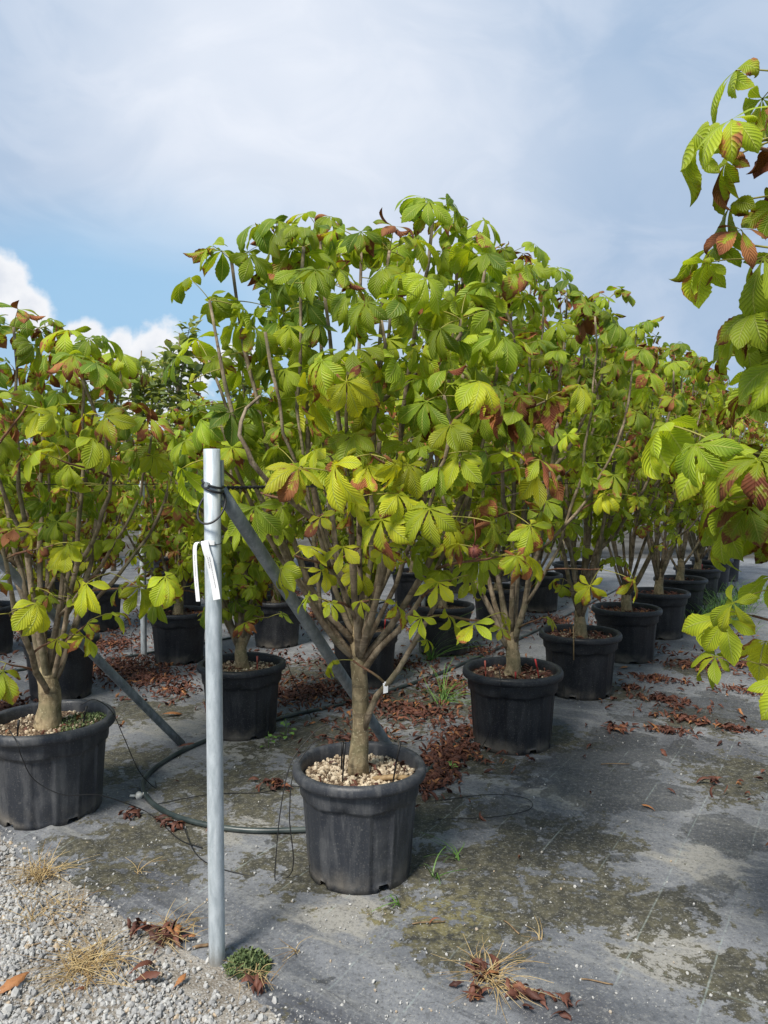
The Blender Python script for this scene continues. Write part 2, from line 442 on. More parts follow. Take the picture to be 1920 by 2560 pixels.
m, t, o = new_mat('galvanised_steel')
tc = t.n('ShaderNodeTexCoord').outputs['Object']
n1 = t.noise(t.v('MULTIPLY', tc, (1, 1, 0.25)), 45, 5.0, 0.65)
n2 = t.noise(tc, 160, 3.0, 0.6)
n3 = t.noise(t.v('MULTIPLY', tc, (1, 1, 0.06)), 60, 4.0)
c = t.mix(t.step(n1, 0.3, 0.7), (0.40, 0.45, 0.48), (0.60, 0.65, 0.68))
c = t.mix(t.m('MULTIPLY', t.step(n3, 0.55, 0.75), 0.5), c, (0.76, 0.79, 0.80))
c = t.mix(t.m('MULTIPLY', t.step(n2, 0.62, 0.7), 0.35), c, (0.25, 0.29, 0.32))
sz = t.n('ShaderNodeSeparateXYZ')
t.put(sz.inputs[0], tc)
c = t.mix(t.m('MULTIPLY', t.step(t.m('ADD', sz.outputs[2], t.m('MULTIPLY', n1, 0.12)), 0.16, 0.05), 0.7), c, (0.20, 0.17, 0.13))
c = t.mix(t.m('MULTIPLY', t.step(t.noise(tc, 9, 4.0, 0.7), 0.62, 0.7), 0.35), c, (0.30, 0.27, 0.22))
principled(t, o, c, t.m('ADD', 0.45, t.m('MULTIPLY', n1, 0.2)), 0.5, 0.35, bump=n2, bstr=0.12, bdist=0.002)
M['steel'] = m

m, t, o = new_mat('dull_steel')
tc = t.n('ShaderNodeTexCoord').outputs['Object']
c = t.mix(t.step(t.noise(t.v('MULTIPLY', tc, (1, 1, 0.4)), 28, 5.0, 0.65), 0.3, 0.7), (0.15, 0.175, 0.19), (0.29, 0.32, 0.335))
c = t.mix(t.m('MULTIPLY', t.step(t.noise(tc, 120, 3.0), 0.62, 0.7), 0.4), c, (0.45, 0.44, 0.40))
principled(t, o, c, 0.58, 0.45, 0.25, bump=t.noise(tc, 90, 3.0), bstr=0.15, bdist=0.002)
M['dull_steel'] = m


def plain(name, c, rough=0.5, spec=0.4, c2=None, scale=30):
    m, t, o = new_mat(name)
    if c2 is not None:
        tc = t.n('ShaderNodeTexCoord').outputs['Object']
        c = t.mix(t.step(t.noise(tc, scale, 4.0), 0.35, 0.68), c, c2)
    principled(t, o, c, rough, spec)
    M[name] = m


plain('black_cable', (0.014, 0.014, 0.016), 0.42, 0.4, (0.03, 0.03, 0.032))
plain('irrigation_pipe', (0.020, 0.030, 0.030), 0.36, 0.5, (0.060, 0.075, 0.072), 9)
plain('drip_tube', (0.016, 0.016, 0.017), 0.5, 0.35)
plain('white_label', (0.80, 0.80, 0.80), 0.45, 0.4)
plain('label_ink', (0.10, 0.10, 0.11), 0.6, 0.2)
plain('red_plastic', (0.55, 0.025, 0.03), 0.45, 0.4, (0.38, 0.06, 0.05), 40)
plain('pink_plastic', (0.52, 0.14, 0.10), 0.5, 0.4, (0.42, 0.10, 0.07), 40)
plain('white_clip', (0.72, 0.70, 0.64), 0.45, 0.4)
plain('bamboo', (0.36, 0.25, 0.13), 0.6, 0.3, (0.24, 0.16, 0.08), 60)
plain('burr', (0.12, 0.035, 0.03), 0.7, 0.3, (0.20, 0.07, 0.045), 60)
plain('green_tie', (0.03, 0.34, 0.24), 0.5, 0.4)
plain('twig_wood', (0.26, 0.18, 0.10), 0.75, 0.2, (0.14, 0.09, 0.055), 60)


# ---------------------------------------------------------------- mesh helpers
def link(o, parent=None):
    col.objects.link(o)
    if parent is not None:
        o.parent = parent
    return o


def tag(o, label=None, cat=None, group=None, kind=None):
    if label:
        o['label'] = label
    if cat:
        o['category'] = cat
    if group:
        o['group'] = group
    if kind:
        o['kind'] = kind
    return o


def empty(name, loc, rz=0.0):
    o = bpy.data.objects.new(name, None)
    o.location = loc
    o.rotation_euler = (0, 0, rz)
    o.empty_display_size = 0.1
    return link(o)


class MB:
    """collects vertices, faces, uvs and one scalar per vertex; build() links ONE mesh object"""
    def __init__(self):
        self.V, self.F, self.U, self.A, self.MI = [], [], [], [], []
        self.n = 0

    def add(self, V, F, uv=None, a=0.5, mi=0):
        V = np.asarray(V, float).reshape(-1, 3)
        self.V.append(V)
        k = self.n
        self.F.extend([tuple(i + k for i in f) for f in F])
        self.MI.extend([mi] * len(F))
        self.U.append(np.zeros((len(V), 2)) if uv is None else np.asarray(uv, float))
        self.A.append(np.full(len(V), a) if np.isscalar(a) else np.asarray(a, float))
        self.n += len(V)
        return self

    def tube(self, P, rad, sides=8, cap=True, a=0.5, mi=0):
        P = np.asarray(P, float)
        n = len(P)
        rad = np.full(n, rad) if np.isscalar(rad) else np.asarray(rad, float)
        T = np.gradient(P, axis=0)
        T /= np.linalg.norm(T, axis=1)[:, None] + 1e-12
        ref = np.array([0, 0, 1.0]) if abs(T[0][2]) < 0.9 else np.array([1.0, 0, 0])
        N = np.cross(T[0], ref)
        N /= np.linalg.norm(N)
        ang = np.linspace(0, 2 * math.pi, sides, endpoint=False)
        V = np.zeros((n, sides, 3))
        for i in range(n):
            N = N - T[i] * np.dot(N, T[i])
            N /= np.linalg.norm(N) + 1e-12
            B = np.cross(T[i], N)
            V[i] = P[i] + rad[i] * (np.cos(ang)[:, None] * N + np.sin(ang)[:, None] * B)
        F = []
        for i in range(n - 1):
            for j in range(sides):
                k = (j + 1) % sides
                F.append((i * sides + j, i * sides + k, (i + 1) * sides + k, (i + 1) * sides + j))
        if cap:
            F.append(tuple(range(sides - 1, -1, -1)))
            F.append(tuple((n - 1) * sides + j for j in range(sides)))
        return self.add(V, F, a=a, mi=mi)

    def ribbon(self, P, side, w, th=0.0006, a=0.5):
        """thin strip with real thickness along P, half width w in direction side"""
        P = np.asarray(P, float)
        n = len(P)
        side = np.asarray(side, float)
        if side.ndim == 1:
            side = np.tile(side, (n, 1))
        T = np.gradient(P, axis=0)
        T /= np.linalg.norm(T, axis=1)[:, None] + 1e-12
        N = np.cross(T, side)
        N /= np.linalg.norm(N, axis=1)[:, None] + 1e-12
        w = np.full(n, w) if np.isscalar(w) else np.asarray(w, float)
        c = [P - side * w[:, None] - N * th, P + side * w[:, None] - N * th, P + side * w[:, None] + N * th, P - side * w[:, None] + N * th]
        V = np.stack(c, 1).reshape(-1, 3)
        F = []
        for i in range(n - 1):
            for j in range(4):
                k = (j + 1) % 4
                F.append((4 * i + j, 4 * i + k, 4 * i + 4 + k, 4 * i + 4 + j))
        F.append((3, 2, 1, 0))
        F.append(tuple(4 * (n - 1) + j for j in range(4)))
        return self.add(V, F, a=a)

    def box(self, c, s, Rm=None, a=0.5):
        V = np.array([[x, y, z] for x in (-.5, .5) for y in (-.5, .5) for z in (-.5, .5)]) * np.asarray(s)
        if Rm is not None:
            V = V @ np.asarray(Rm).T
        return self.add(V + np.asarray(c), [(0, 1, 3, 2), (4, 6, 7, 5), (0, 4, 5, 1), (2, 3, 7, 6), (0, 2, 6, 4), (1, 5, 7, 3)], a=a)

    def mesh(self, name, mats, smooth=True):
        V = np.concatenate(self.V)
        me = bpy.data.meshes.new(name)
        lens = np.array([len(f) for f in self.F], np.int32)
        loops = np.fromiter((i for f in self.F for i in f), np.int32)
        me.vertices.add(len(V))
        me.vertices.foreach_set('co', V.astype(np.float32).ravel())
        me.loops.add(len(loops))
        me.loops.foreach_set('vertex_index', loops)
        me.polygons.add(len(lens))
        st = np.zeros(len(lens), np.int32)
        st[1:] = np.cumsum(lens)[:-1]
        me.polygons.foreach_set('loop_start', st)
        me.polygons.foreach_set('loop_total', lens)
        me.polygons.foreach_set('material_index', np.array(self.MI, np.int32))
        me.polygons.foreach_set('use_smooth', np.full(len(lens), smooth))
        ul = me.uv_layers.new(name='UVMap')
        U = np.concatenate(self.U)
        ul.data.foreach_set('uv', U[loops].astype(np.float32).ravel())
        at = me.attributes.new('lr', 'FLOAT', 'POINT')
        at.data.foreach_set('value', np.concatenate(self.A).astype(np.float32))
        me.update(calc_edges=True)
        for mm in (mats if isinstance(mats, (list, tuple)) else [mats]):
            me.materials.append(mm)
        return me

    def build(self, name, mats, parent=None, smooth=True):
        return link(bpy.data.objects.new(name, self.mesh(name, mats, smooth)), parent)


def bake(name, templates, placements, mat, parent=None, smooth=True):
    """templates: list of (V, F); placements: list of (template index, 3x3, position, scalar) -> ONE mesh object"""
    mb = MB()
    by = {}
    for k, Rm, p, a in placements:
        by.setdefault(k, []).append((Rm, p, a))
    for k, lst in by.items():
        V, F = templates[k][0], templates[k][1]
        Rm = np.array([x[0] for x in lst])
        P = np.array([x[1] for x in lst])
        A = np.array([x[2] for x in lst])
        out = np.einsum('nij,vj->nvi', Rm, V) + P[:, None, :]
        nv = len(V)
        Fa = [tuple(i + j * nv for i in f) for j in range(len(lst)) for f in F]
        uv = None
        if len(templates[k]) > 2:
            uv = np.tile(templates[k][2], (len(lst), 1))
        mb.add(out, Fa, uv=uv, a=np.repeat(A, nv))
    return mb.build(name, mat, parent, smooth)


def rmat(rx, ry, rz, s=1.0):
    m = np.array(Euler((rx, ry, rz)).to_matrix())
    return m * np.asarray(s)[None, :] if not np.isscalar(s) else m * s


def bez(p0, p1, p2, p3, n):
    t = np.linspace(0, 1, n)[:, None]
    p0, p1, p2, p3 = (np.asarray(p, float) for p in (p0, p1, p2, p3))
    return (1 - t) ** 3 * p0 + 3 * (1 - t) ** 2 * t * p1 + 3 * (1 - t) * t ** 2 * p2 + t ** 3 * p3


def spline(pts, per=8):
    """Catmull-Rom through the points"""
    P = np.asarray(pts, float)
    P = np.vstack([2 * P[0] - P[1], P, 2 * P[-1] - P[-2]])
    out = []
    for i in range(1, len(P) - 2):
        for t in np.linspace(0, 1, per, endpoint=False):
            a, b, c, d = P[i - 1], P[i], P[i + 1], P[i + 2]
            out.append(0.5 * ((2 * b) + (-a + c) * t + (2 * a - 5 * b + 4 * c - d) * t * t + (-a + 3 * b - 3 * c + d) * t ** 3))
    out.append(P[-2])
    return np.array(out)


# ---------------------------------------------------------------- leaves
def leaflet(rng, L, Wd, elev, droop, curl, ns, nv, bend=0.0, twist=0.0, fold=0.2, jag=0.0, tip=0.0):
    s = np.linspace(0, 1, ns + 1)
    th = elev - droop * s ** 1.25 - tip * np.clip((s - 0.6) / 0.4, 0, 1) ** 1.5
    ds = L / ns
    r = np.concatenate([[0], np.cumsum(np.cos((th[1:] + th[:-1]) / 2) * ds)])
    z = np.concatenate([[0], np.cumsum(np.sin((th[1:] + th[:-1]) / 2) * ds)])
    y = bend * L * s ** 2
    P = np.stack([r, y, z], 1)
    Nn = np.stack([-np.sin(th), np.zeros_like(th), np.cos(th)], 1)
    S = np.tile(np.array([0, 1.0, 0]), (ns + 1, 1))
    tw = twist * s ** 1.5
    S2 = S * np.cos(tw)[:, None] + Nn * np.sin(tw)[:, None]
    N2 = -S * np.sin(tw)[:, None] + Nn * np.cos(tw)[:, None]
    w = Wd * np.sin(np.pi * np.clip(s, 0, 1) ** 1.6) ** 0.95
    w[0] = 0.0025
    w[-1] = 0.0012
    w = np.maximum(w, 0.0012)
    vs = np.linspace(-1, 1, nv)
    kap = curl * (0.3 + 0.7 * s) + abs(tip) * 0.9 * np.clip((s - 0.55) / 0.45, 0, 1)
    V = np.zeros((ns + 1, nv, 3))
    U = np.zeros((ns + 1, nv, 2))
    rip = rng.random(4) * 6.28
    for j, v in enumerate(vs):
        a = abs(v)
        if abs(curl) > 1e-3:
            x = np.sin(kap * a) / np.maximum(kap, 1e-3)
            h = -(1 - np.cos(kap * a)) / np.maximum(kap, 1e-3)
        else:
            x, h = np.full(ns + 1, a), np.zeros(ns + 1)
        h = h + fold * a + 0.10 * a * np.sin(s * 9 + rip[0] + (2 if v > 0 else 0))
        wj = w * (1 + (jag * (rng.random(ns + 1) - 0.5 + 0.55 * (-1.0) ** np.arange(ns + 1)) if a > 0.9 else 0))
        V[:, j] = P + S2 * (np.sign(v) * x * wj)[:, None] + N2 * (h * w)[:, None]
        U[:, j, 0] = s
        U[:, j, 1] = (v + 1) / 2
    F = []
    for i in range(ns):
        for j in range(nv - 1):
            F.append((i * nv + j, i * nv + j + 1, (i + 1) * nv + j + 1, (i + 1) * nv + j))
    return V.reshape(-1, 3), F, U.reshape(-1, 2)


FANS = {5: [(0, 1.0), (42, 0.93), (-44, 0.93), (98, 0.66), (-95, 0.66)],
        6: [(-8, 1.0), (30, 0.97), (-47, 0.92), (75, 0.78), (-95, 0.66), (122, 0.5)],
        7: [(0, 1.0), (34, 0.96), (-35, 0.96), (70, 0.8), (-72, 0.8), (118, 0.52), (-115, 0.52)],
        4: [(0, 1.0), (40, 0.9), (-45, 0.8), (95, 0.55)], 3: [(5, 1.0), (48, 0.8), (-50, 0.8)]}


def leaf_mesh(seed, n, pitch, tilt, droop, curl, res=(10, 5), pet=0.13, size=0.145, wrel=0.21, dead=0.0, jag=0.08, mat='leaf'):
    """a palmate leaf: stalk along +X, leaflets fanned round its end and hanging"""
    rng = np.random.default_rng(seed)
    mb = MB()
    ps = np.linspace(0, 1, 6)
    pth = pitch - 0.35 * ps
    px = np.concatenate([[0], np.cumsum(np.cos(pth[1:]) * pet / 5)])
    pz = np.concatenate([[0], np.cumsum(np.sin(pth[1:]) * pet / 5)])
    P = np.stack([px, np.zeros(6), pz], 1)
    mb.tube(P, np.linspace(0.0024, 0.0017, 6), 4, a=0.5, mi=1)
    hub = P[-1]
    ct, st = math.cos(tilt), math.sin(tilt)
    Rt = np.array([[ct, 0, st], [0, 1, 0], [-st, 0, ct]])
    for az, sc in FANS[n]:
        a = R(az + rng.uniform(-8, 8))
        L = size * sc * rng.uniform(0.9, 1.12)
        is_dead = rng.random() < dead
        if is_dead:
            V, F, U = leaflet(rng, L * 0.95, L * wrel * 0.85, rng.uniform(-0.2, 0.5), rng.uniform(-1.2, 2.6), rng.uniform(1.6, 2.6), res[0], res[1],
                              rng.uniform(-0.4, 0.4), rng.uniform(-1.5, 1.5), 0.2, 0.2)
            lr = rng.uniform(0.9, 1.25)
        else:
            tipc = rng.choice([0, 0, 0, 1]) * rng.uniform(-2.6, 2.6)
            V, F, U = leaflet(rng, L, L * wrel * rng.uniform(0.85, 1.15), rng.uniform(-0.25, 0.35), droop * rng.uniform(0.5, 1.5), curl * rng.uniform(0.3, 1.7),
                              res[0], res[1], rng.uniform(-0.18, 0.18), rng.uniform(-0.9, 0.9), rng.uniform(0.0, 0.42), jag, tipc)
            lr = rng.uniform(0.05, 0.70) + 0.22 * (tipc != 0)
        ca, sa = math.cos(a), math.sin(a)
        Ra = np.array([[ca, -sa, 0], [sa, ca, 0], [0, 0, 1]])
        V = V @ (Rt @ Ra).T + hub
        mb.add(V, F, U, lr, 0)
    return mb.mesh('palmate_leaf', [M[mat], M['petiole']])


def leaf_set(base, res):
    S = {}
    g = np.random.default_rng(base)
    S['up'] = [leaf_mesh(base + i, [5, 6, 7, 5, 7][i % 5], R(g.uniform(30, 62)), R(g.uniform(14, 46)), g.uniform(1.0, 1.9), g.uniform(0.3, 1.0), res, g.uniform(0.08, 0.13),
                         dead=[0, 0.08, 0, 0.2, 0][i % 5], size=g.uniform(0.125, 0.160), wrel=g.uniform(0.205, 0.25)) for i in range(10)]
    S['mid'] = [leaf_mesh(base + 20 + i, [5, 7, 6, 5, 7][i % 5], R(g.uniform(0, 36)), R(g.uniform(20, 72)), g.uniform(0.8, 1.8), g.uniform(0.2, 1.0), res, g.uniform(0.09, 0.16),
                          dead=[0, 0, 0.08, 0, 0.18][i % 5], size=g.uniform(0.110, 0.150), wrel=g.uniform(0.19, 0.24)) for i in range(13)]
    S['dry'] = [leaf_mesh(base + 40 + i, [5, 6, 5][i], R(g.uniform(10, 40)), R(30), 1.0, 0.8, res, 0.11, dead=[0.4, 0.55, 0.8][i], size=0.12, wrel=0.18) for i in range(3)]
    S['young'] = [leaf_mesh(base + 60 + i, [5, 5, 4, 3, 5][i], R(g.uniform(5, 35)), R(g.uniform(10, 60)), g.uniform(0.5, 1.3), 0.3, res, g.uniform(0.05, 0.08), size=g.uniform(0.085, 0.11), wrel=0.20, dead=0) for i in range(5)]
    return S


LEAF_NEAR = leaf_set(100, (20, 7))
LEAF_FAR = leaf_set(300, (6, 3))

def mesh_arrays(me):
    V = np.zeros(len(me.vertices) * 3)
    me.vertices.foreach_get('co', V)
    F = [tuple(p.vertices) for p in me.polygons]
    U = np.zeros((len(me.vertices), 2))
    for l in me.loops:
        U[l.vertex_index] = me.uv_layers[0].data[l.index].uv
    return V.reshape(-1, 3), F, U


FAR_ARR = {k: [mesh_arrays(x) for x in v] for k, v in LEAF_FAR.items()}
FAR_ALL, FAR_IDX = [], {}
for k, v in FAR_ARR.items():
    FAR_IDX[k] = list(range(len(FAR_ALL), len(FAR_ALL) + len(v)))
    FAR_ALL += v

# loose dead leaflets for the ground
DRY = []
_g = np.random.default_rng(5)
for i in range(7):
    V, F, U = leaflet(_g, 0.10, 0.024, _g.uniform(0.2, 0.9), _g.uniform(0.3, 2.8), _g.uniform(1.5, 2.9), 7, 4, _g.uniform(-0.5, 0.5), _g.uniform(-1.8, 1.8), 0.2, 0.35)
    V = V - V.mean(0)
    DRY.append((V, F, U))


# ---------------------------------------------------------------- pots
def lathe(profile, seg=72, fr=None):
    """profile: (r, z) list; fr(angle, r, z) may change the radius"""
    ang = np.linspace(0, 2 * math.pi, seg, endpoint=False)
    V, F = [], []
    for r, z in profile:
        for a in ang:
            rr, zz = (r, z) if fr is None else fr(a, r, z)
            V.append((rr * math.cos(a), rr * math.sin(a), zz))
    n = len(profile)
    for i in range(n - 1):
        for j in range(seg):
            k = (j + 1) % seg
            F.append((i * seg + j, i * seg + k, (i + 1) * seg + k, (i + 1) * seg + j))
    return V, F


def pot_meshes(rim_r, h, seed, seg=144):
    ra = random.Random(seed)
    k = rim_r / 0.28
    rb = 0.214 * k
    rt = 0.250 * k
    nrib = 14
    ph = ra.uniform(0, 6)

    def fr(a, r, z):
        if 0.02 < z < h * 0.74 and r > rb - 0.02:
            c = (a + ph) / (2 * math.pi) * nrib
            c -= math.floor(c)
            edge = min(1.0, max(0.0, (0.5 - abs(c - 0.5) - 0.05) / 0.03))
            r -= 0.008 * edge * (1 if int((a + ph) / (2 * math.pi) * nrib) % 2 else 0.35)
        if z < 0.003 and r > 0.1:
            for q in range(5):
                d = (a - ph - q * 2 * math.pi / 5 + math.pi) % (2 * math.pi) - math.pi
                if abs(d) < 0.105:
                    z = 0.024
        if h * 0.70 < z < h * 0.755:
            z += 0.005 * math.cos((a + ph) * nrib / 2)
        return r + 0.0016 * math.sin(2 * a + ph) * 1.5, z
    pr = [(0.01, 0.03), (rb - 0.012, 0.03), (rb - 0.010, 0.0), (rb, 0.0), (rb + 0.001, 0.024), (rb + 0.006, 0.045), (rb + 0.010, 0.12), (rb + 0.016, h * 0.45), (rb + 0.022, h * 0.62),
          (rb + 0.025, h * 0.70), (rb + 0.027, h * 0.728), (rt - 0.0025, h * 0.742), (rt, h * 0.755), (rt + 0.003, h * 0.84), (rt + 0.005, h * 0.915)]
    V, F = lathe(pr, seg, fr)
    body = MB().add(V, F).mesh('pot', M['pot'])
    ri = rt - 0.002
    pr = [(rt + 0.004, h * 0.905), (rim_r - 0.006, h * 0.900), (rim_r - 0.001, h * 0.908), (rim_r + 0.0015, h * 0.93), (rim_r, h * 0.965), (rim_r - 0.006, h * 0.990), (rim_r - 0.015, h),
          (ri + 0.003, h * 0.995), (ri - 0.004, h * 0.975), (ri - 0.007, h * 0.90), (ri - 0.011, h * 0.82)]

    def fr2(a, r, z):
        return r + 0.0022 * math.sin(2 * a + ph), z + 0.002 * math.sin(3 * a + ph * 2)
    V, F = lathe(pr, seg, fr2)
    rim = MB().add(V, F).mesh('rim', M['pot'])
    return body, rim, ri


ICO_V, ICO_F = None, None
_p = (1 + 5 ** 0.5) / 2
ICO_V = np.array([(-1, _p, 0), (1, _p, 0), (-1, -_p, 0), (1, -_p, 0), (0, -1, _p), (0, 1, _p), (0, -1, -_p), (0, 1, -_p), (_p, 0, -1), (_p, 0, 1), (-_p, 0, -1), (-_p, 0, 1)], float)
ICO_V /= np.linalg.norm(ICO_V[0])
ICO_F = [(0, 11, 5), (0, 5, 1), (0, 1, 7), (0, 7, 10), (0, 10, 11), (1, 5, 9), (5, 11, 4), (11, 10, 2), (10, 7, 6), (7, 1, 8), (3, 9, 4), (3, 4, 2), (3, 2, 6), (3, 6, 8), (3, 8, 9), (4, 9, 5), (2, 4, 11), (6, 2, 10), (8, 6, 7), (9, 8, 1)]
_g = np.random.default_rng(9)
STONES = [(ICO_V * _g.uniform(0.68, 1.2, (12, 1)) * np.array([1.0, _g.uniform(0.65, 0.95), _g.uniform(0.5, 0.8)]), ICO_F) for _ in range(14)]


def make_pot(root, rim_r, h, seed, dusty, mulch, stones=0, litter=0, seg=96):
    rng = np.random.default_rng(seed)
    body, rim, ri = pot_meshes(rim_r, h, seed, seg)
    p = link(bpy.data.objects.new('pot', body), root)
    p.color = (dusty, rng.random(), 0, 1)
    r_ = link(bpy.data.objects.new('rim', rim), p)
    r_.color = (dusty * 0.9, rng.random(), 0, 1)
    # soil, a slightly heaped uneven disc
    zs = h * 0.875
    rs = ri - 0.0085
    V, F = [(0, 0, zs + 0.012)], []
    rings, sg = 7, 36
    for i in range(1, rings + 1):
        rr = rs * i / rings
        for j in range(sg):
            a = 2 * math.pi * j / sg
            V.append((rr * math.cos(a), rr * math.sin(a), zs + 0.012 * (1 - (i / rings) ** 2) + 0.006 * mnoise.noise(Vector((rr * math.cos(a) * 14, rr * math.sin(a) * 14, seed)))))
    for j in range(sg):
        F.append((0, 1 + j, 1 + (j + 1) % sg))
    for i in range(rings - 1):
        for j in range(sg):
            k = (j + 1) % sg
            F.append((1 + i * sg + j, 1 + (i + 1) * sg + j, 1 + (i + 1) * sg + k, 1 + i * sg + k))
    so = MB().add(V, F).build('soil', M['soil'], root)
    if stones:
        pl = []
        for _ in range(stones):
            a = rng.uniform(0, 6.283)
            rr = rs * 0.97 * math.sqrt(rng.random())
            s = (0.0045 + 0.010 * rng.random() ** 2.2) * mulch
            pl.append((int(rng.integers(len(STONES))), rmat(*rng.uniform(0, 6.28, 3), s), np.array([rr * math.cos(a), rr * math.sin(a), zs + 0.012 * (1 - (rr / rs) ** 2) + s * 0.25]), rng.uniform(0.25, 1.0)))
        o = bake('mulch_stones', STONES, pl, M['mulch_stone'], so, False)
        tag(o, kind='stuff')
    if litter:
        pl = []
        for _ in range(litter):
            a = rng.uniform(0, 6.283)
            rr = rs * 0.9 * math.sqrt(rng.random())
            pl.append((int(rng.integers(len(DRY))), rmat(rng.uniform(-.7, .7), rng.uniform(-.7, .7), rng.uniform(0, 6.28), rng.uniform(0.3, 0.8)),
                       np.array([rr * math.cos(a), rr * math.sin(a), zs + 0.022]), rng.random()))
        o = bake('dead_leaves', DRY, pl, M['dry_leaf'], so)
        tag(o, kind='stuff')
    return zs


# ---------------------------------------------------------------- potted chestnut trees
def potted_tree(loc, label, group='potted chestnuts in the nursery rows', H=2.8, Rr=0.75, nstem=18, seed=1, rim_r=0.285, pot_h=0.44, dusty=0.3, near=True, trunk_r=0.05, trunk_h=0.42,
                stems=None, twigs=(), fork_lo=0.45, yellow=0.35, brown=0.22, cap=300, leaf_lo=0.42, stones=0, litter=0, mulch=1.0, size=1.0, lean=(0.0, 0.0), low=10, extra=360, stem_k=1.0, branches=(), name='potted_chestnut'):
    rng = np.random.default_rng(seed)
    root = empty(name, loc)
    tag(root, label, 'potted tree', group)
    zs = make_pot(root, rim_r, pot_h, seed, dusty, mulch, stones, litter, 168 if near else 70)
    LS = LEAF_NEAR if near else LEAF_FAR
    # trunk with a flared foot
    zt = zs + trunk_h
    ts = np.linspace(0, 1, 9)
    P = np.stack([lean[0] * ts ** 1.5 + 0.006 * np.sin(ts * 7 + seed), lean[1] * ts ** 1.5 + 0.006 * np.cos(ts * 6 + seed), zs - 0.02 + (trunk_h + 0.02) * ts], 1)
    rad = trunk_r * (1.0 - 0.22 * ts + 0.28 * np.exp(-ts * 9)) * (1 + 0.04 * np.sin(ts * 17 + seed))
    rad[-1] *= 0.55
    tb = MB().tube(P, rad, 20 if near else 10)
    V = tb.V[0]
    V += np.array([[mnoise.noise(Vector(tuple(v * 16))) * 0.004 for _ in (0, 1)] + [0] for v in V])
    tb.build('trunk', M['trunk'], root)
    top = P

    if stems is None:
        stems = []
        for i in range(nstem):
            th = i * 2.39996 + rng.uniform(-.35, .35)
            u = (i + 0.5) / nstem
            r = Rr * math.sqrt(u) * rng.uniform(0.85, 1.12)
            stems.append((r * math.cos(th), r * math.sin(th), H - 0.20 * H * u ** 1.4 + rng.uniform(-0.22, 0.06)))
    leaves = []   # (priority, pos, az, kind, scale, yellow, brown)

    def add_leaf(pos, az, kind, sc, y, b, pr=0.0):
        tip = np.array(pos[:2]) + loc[:2] + 0.16 * sc * np.array([math.cos(az), math.sin(az)])
        if min(math.hypot(*(tip - (-0.55, 2.46))), math.hypot(pos[0] + loc[0] + 0.55, pos[1] + loc[1] - 2.46)) < 0.19:
            return      # nothing grows through the steel post
        if pos[1] + loc[1] < 2.62 and pos[0] + loc[0] < -0.36 and pos[2] > 1.3 and loc[0] < 0:
            return
        if rng.random() < b * 0.08 and kind != 'young':
            kind = 'dry'
            b = b + 0.25
        leaves.append((pr, tuple(pos), az, kind, sc * size * (0.9 if pr < 1.15 else 0.97), min(1.0, max(0.0, y)), min(1.0, max(0.0, b))))

    paths = []
    nb = 12 if near else 8
    twig_b = MB()
    for i, e in enumerate(stems):
        e = np.array(e, float)
        rr = math.hypot(e[0], e[1])
        f = fork_lo + (1 - fork_lo) * (0.15 + 0.85 * (1 - rr / (Rr + 0.3)) * rng.uniform(0.5, 1.2))
        f = min(0.97, max(fork_lo, f))
        k = min(len(top) - 1, int(f * (len(top) - 1)))
        p0 = top[k].copy()
        child = False
        if i > 4 and rng.random() < 0.62:
            bi, bd = None, 9.0
            for Q, _r in paths:
                c = math.atan2(Q[-1][1], Q[-1][0]) - math.atan2(e[1], e[0])
                c = abs((c + math.pi) % (2 * math.pi) - math.pi) + 0.3 * rng.random()
                if c < bd:
                    bi, bd = Q, c
            if bi is not None and bd < 1.1:
                p0 = bi[int(rng.integers(2, nb // 2))].copy()
                child = True
        dh = e[2] - p0[2]
        d = np.array([e[0], e[1], 0])
        p1 = p0 + d * 0.42 + np.array([0, 0, dh * 0.22])
        p2 = p0 + d * 0.80 + np.array([0, 0, dh * 0.60])
        p2[:2] += rng.uniform(-.06, .06, 2)
        p1[:2] += rng.uniform(-.07, .07, 2)
        Pth = bez(p0, p1, p2, e, nb)
        Pth[1:-1, :2] += rng.normal(0, 0.006, (nb - 2, 2))
        r0 = rng.uniform(0.012, 0.0185) * 1.1 * stem_k
        if child:
            r0 *= 0.68
        rads = np.linspace(r0, 0.0052, nb) * (1 + 0.22 * (rng.random(nb) < 0.25))
        paths.append((Pth, rads))
    for bp in branches:
        Pth = spline(bp, 3)
        Pth = np.array([[np.interp(q, np.linspace(0, 1, len(Pth)), Pth[:, c]) for c in range(3)] for q in np.linspace(0, 1, nb)])
        paths.append((Pth, np.linspace(0.0145, 0.0055, nb)))
    # branches
    bobjs = []
    if near or loc[1] < 7.6:
        for Pth, rads in paths:
            bobjs.append(MB().tube(Pth, rads, 8 if near else 5).build('branch', M['bark'], root))
    else:
        mb = MB()
        for Pth, rads in paths:
            mb.tube(Pth, rads, 5)
        tag(mb.build('branches', M['bark'], root), kind='stuff')

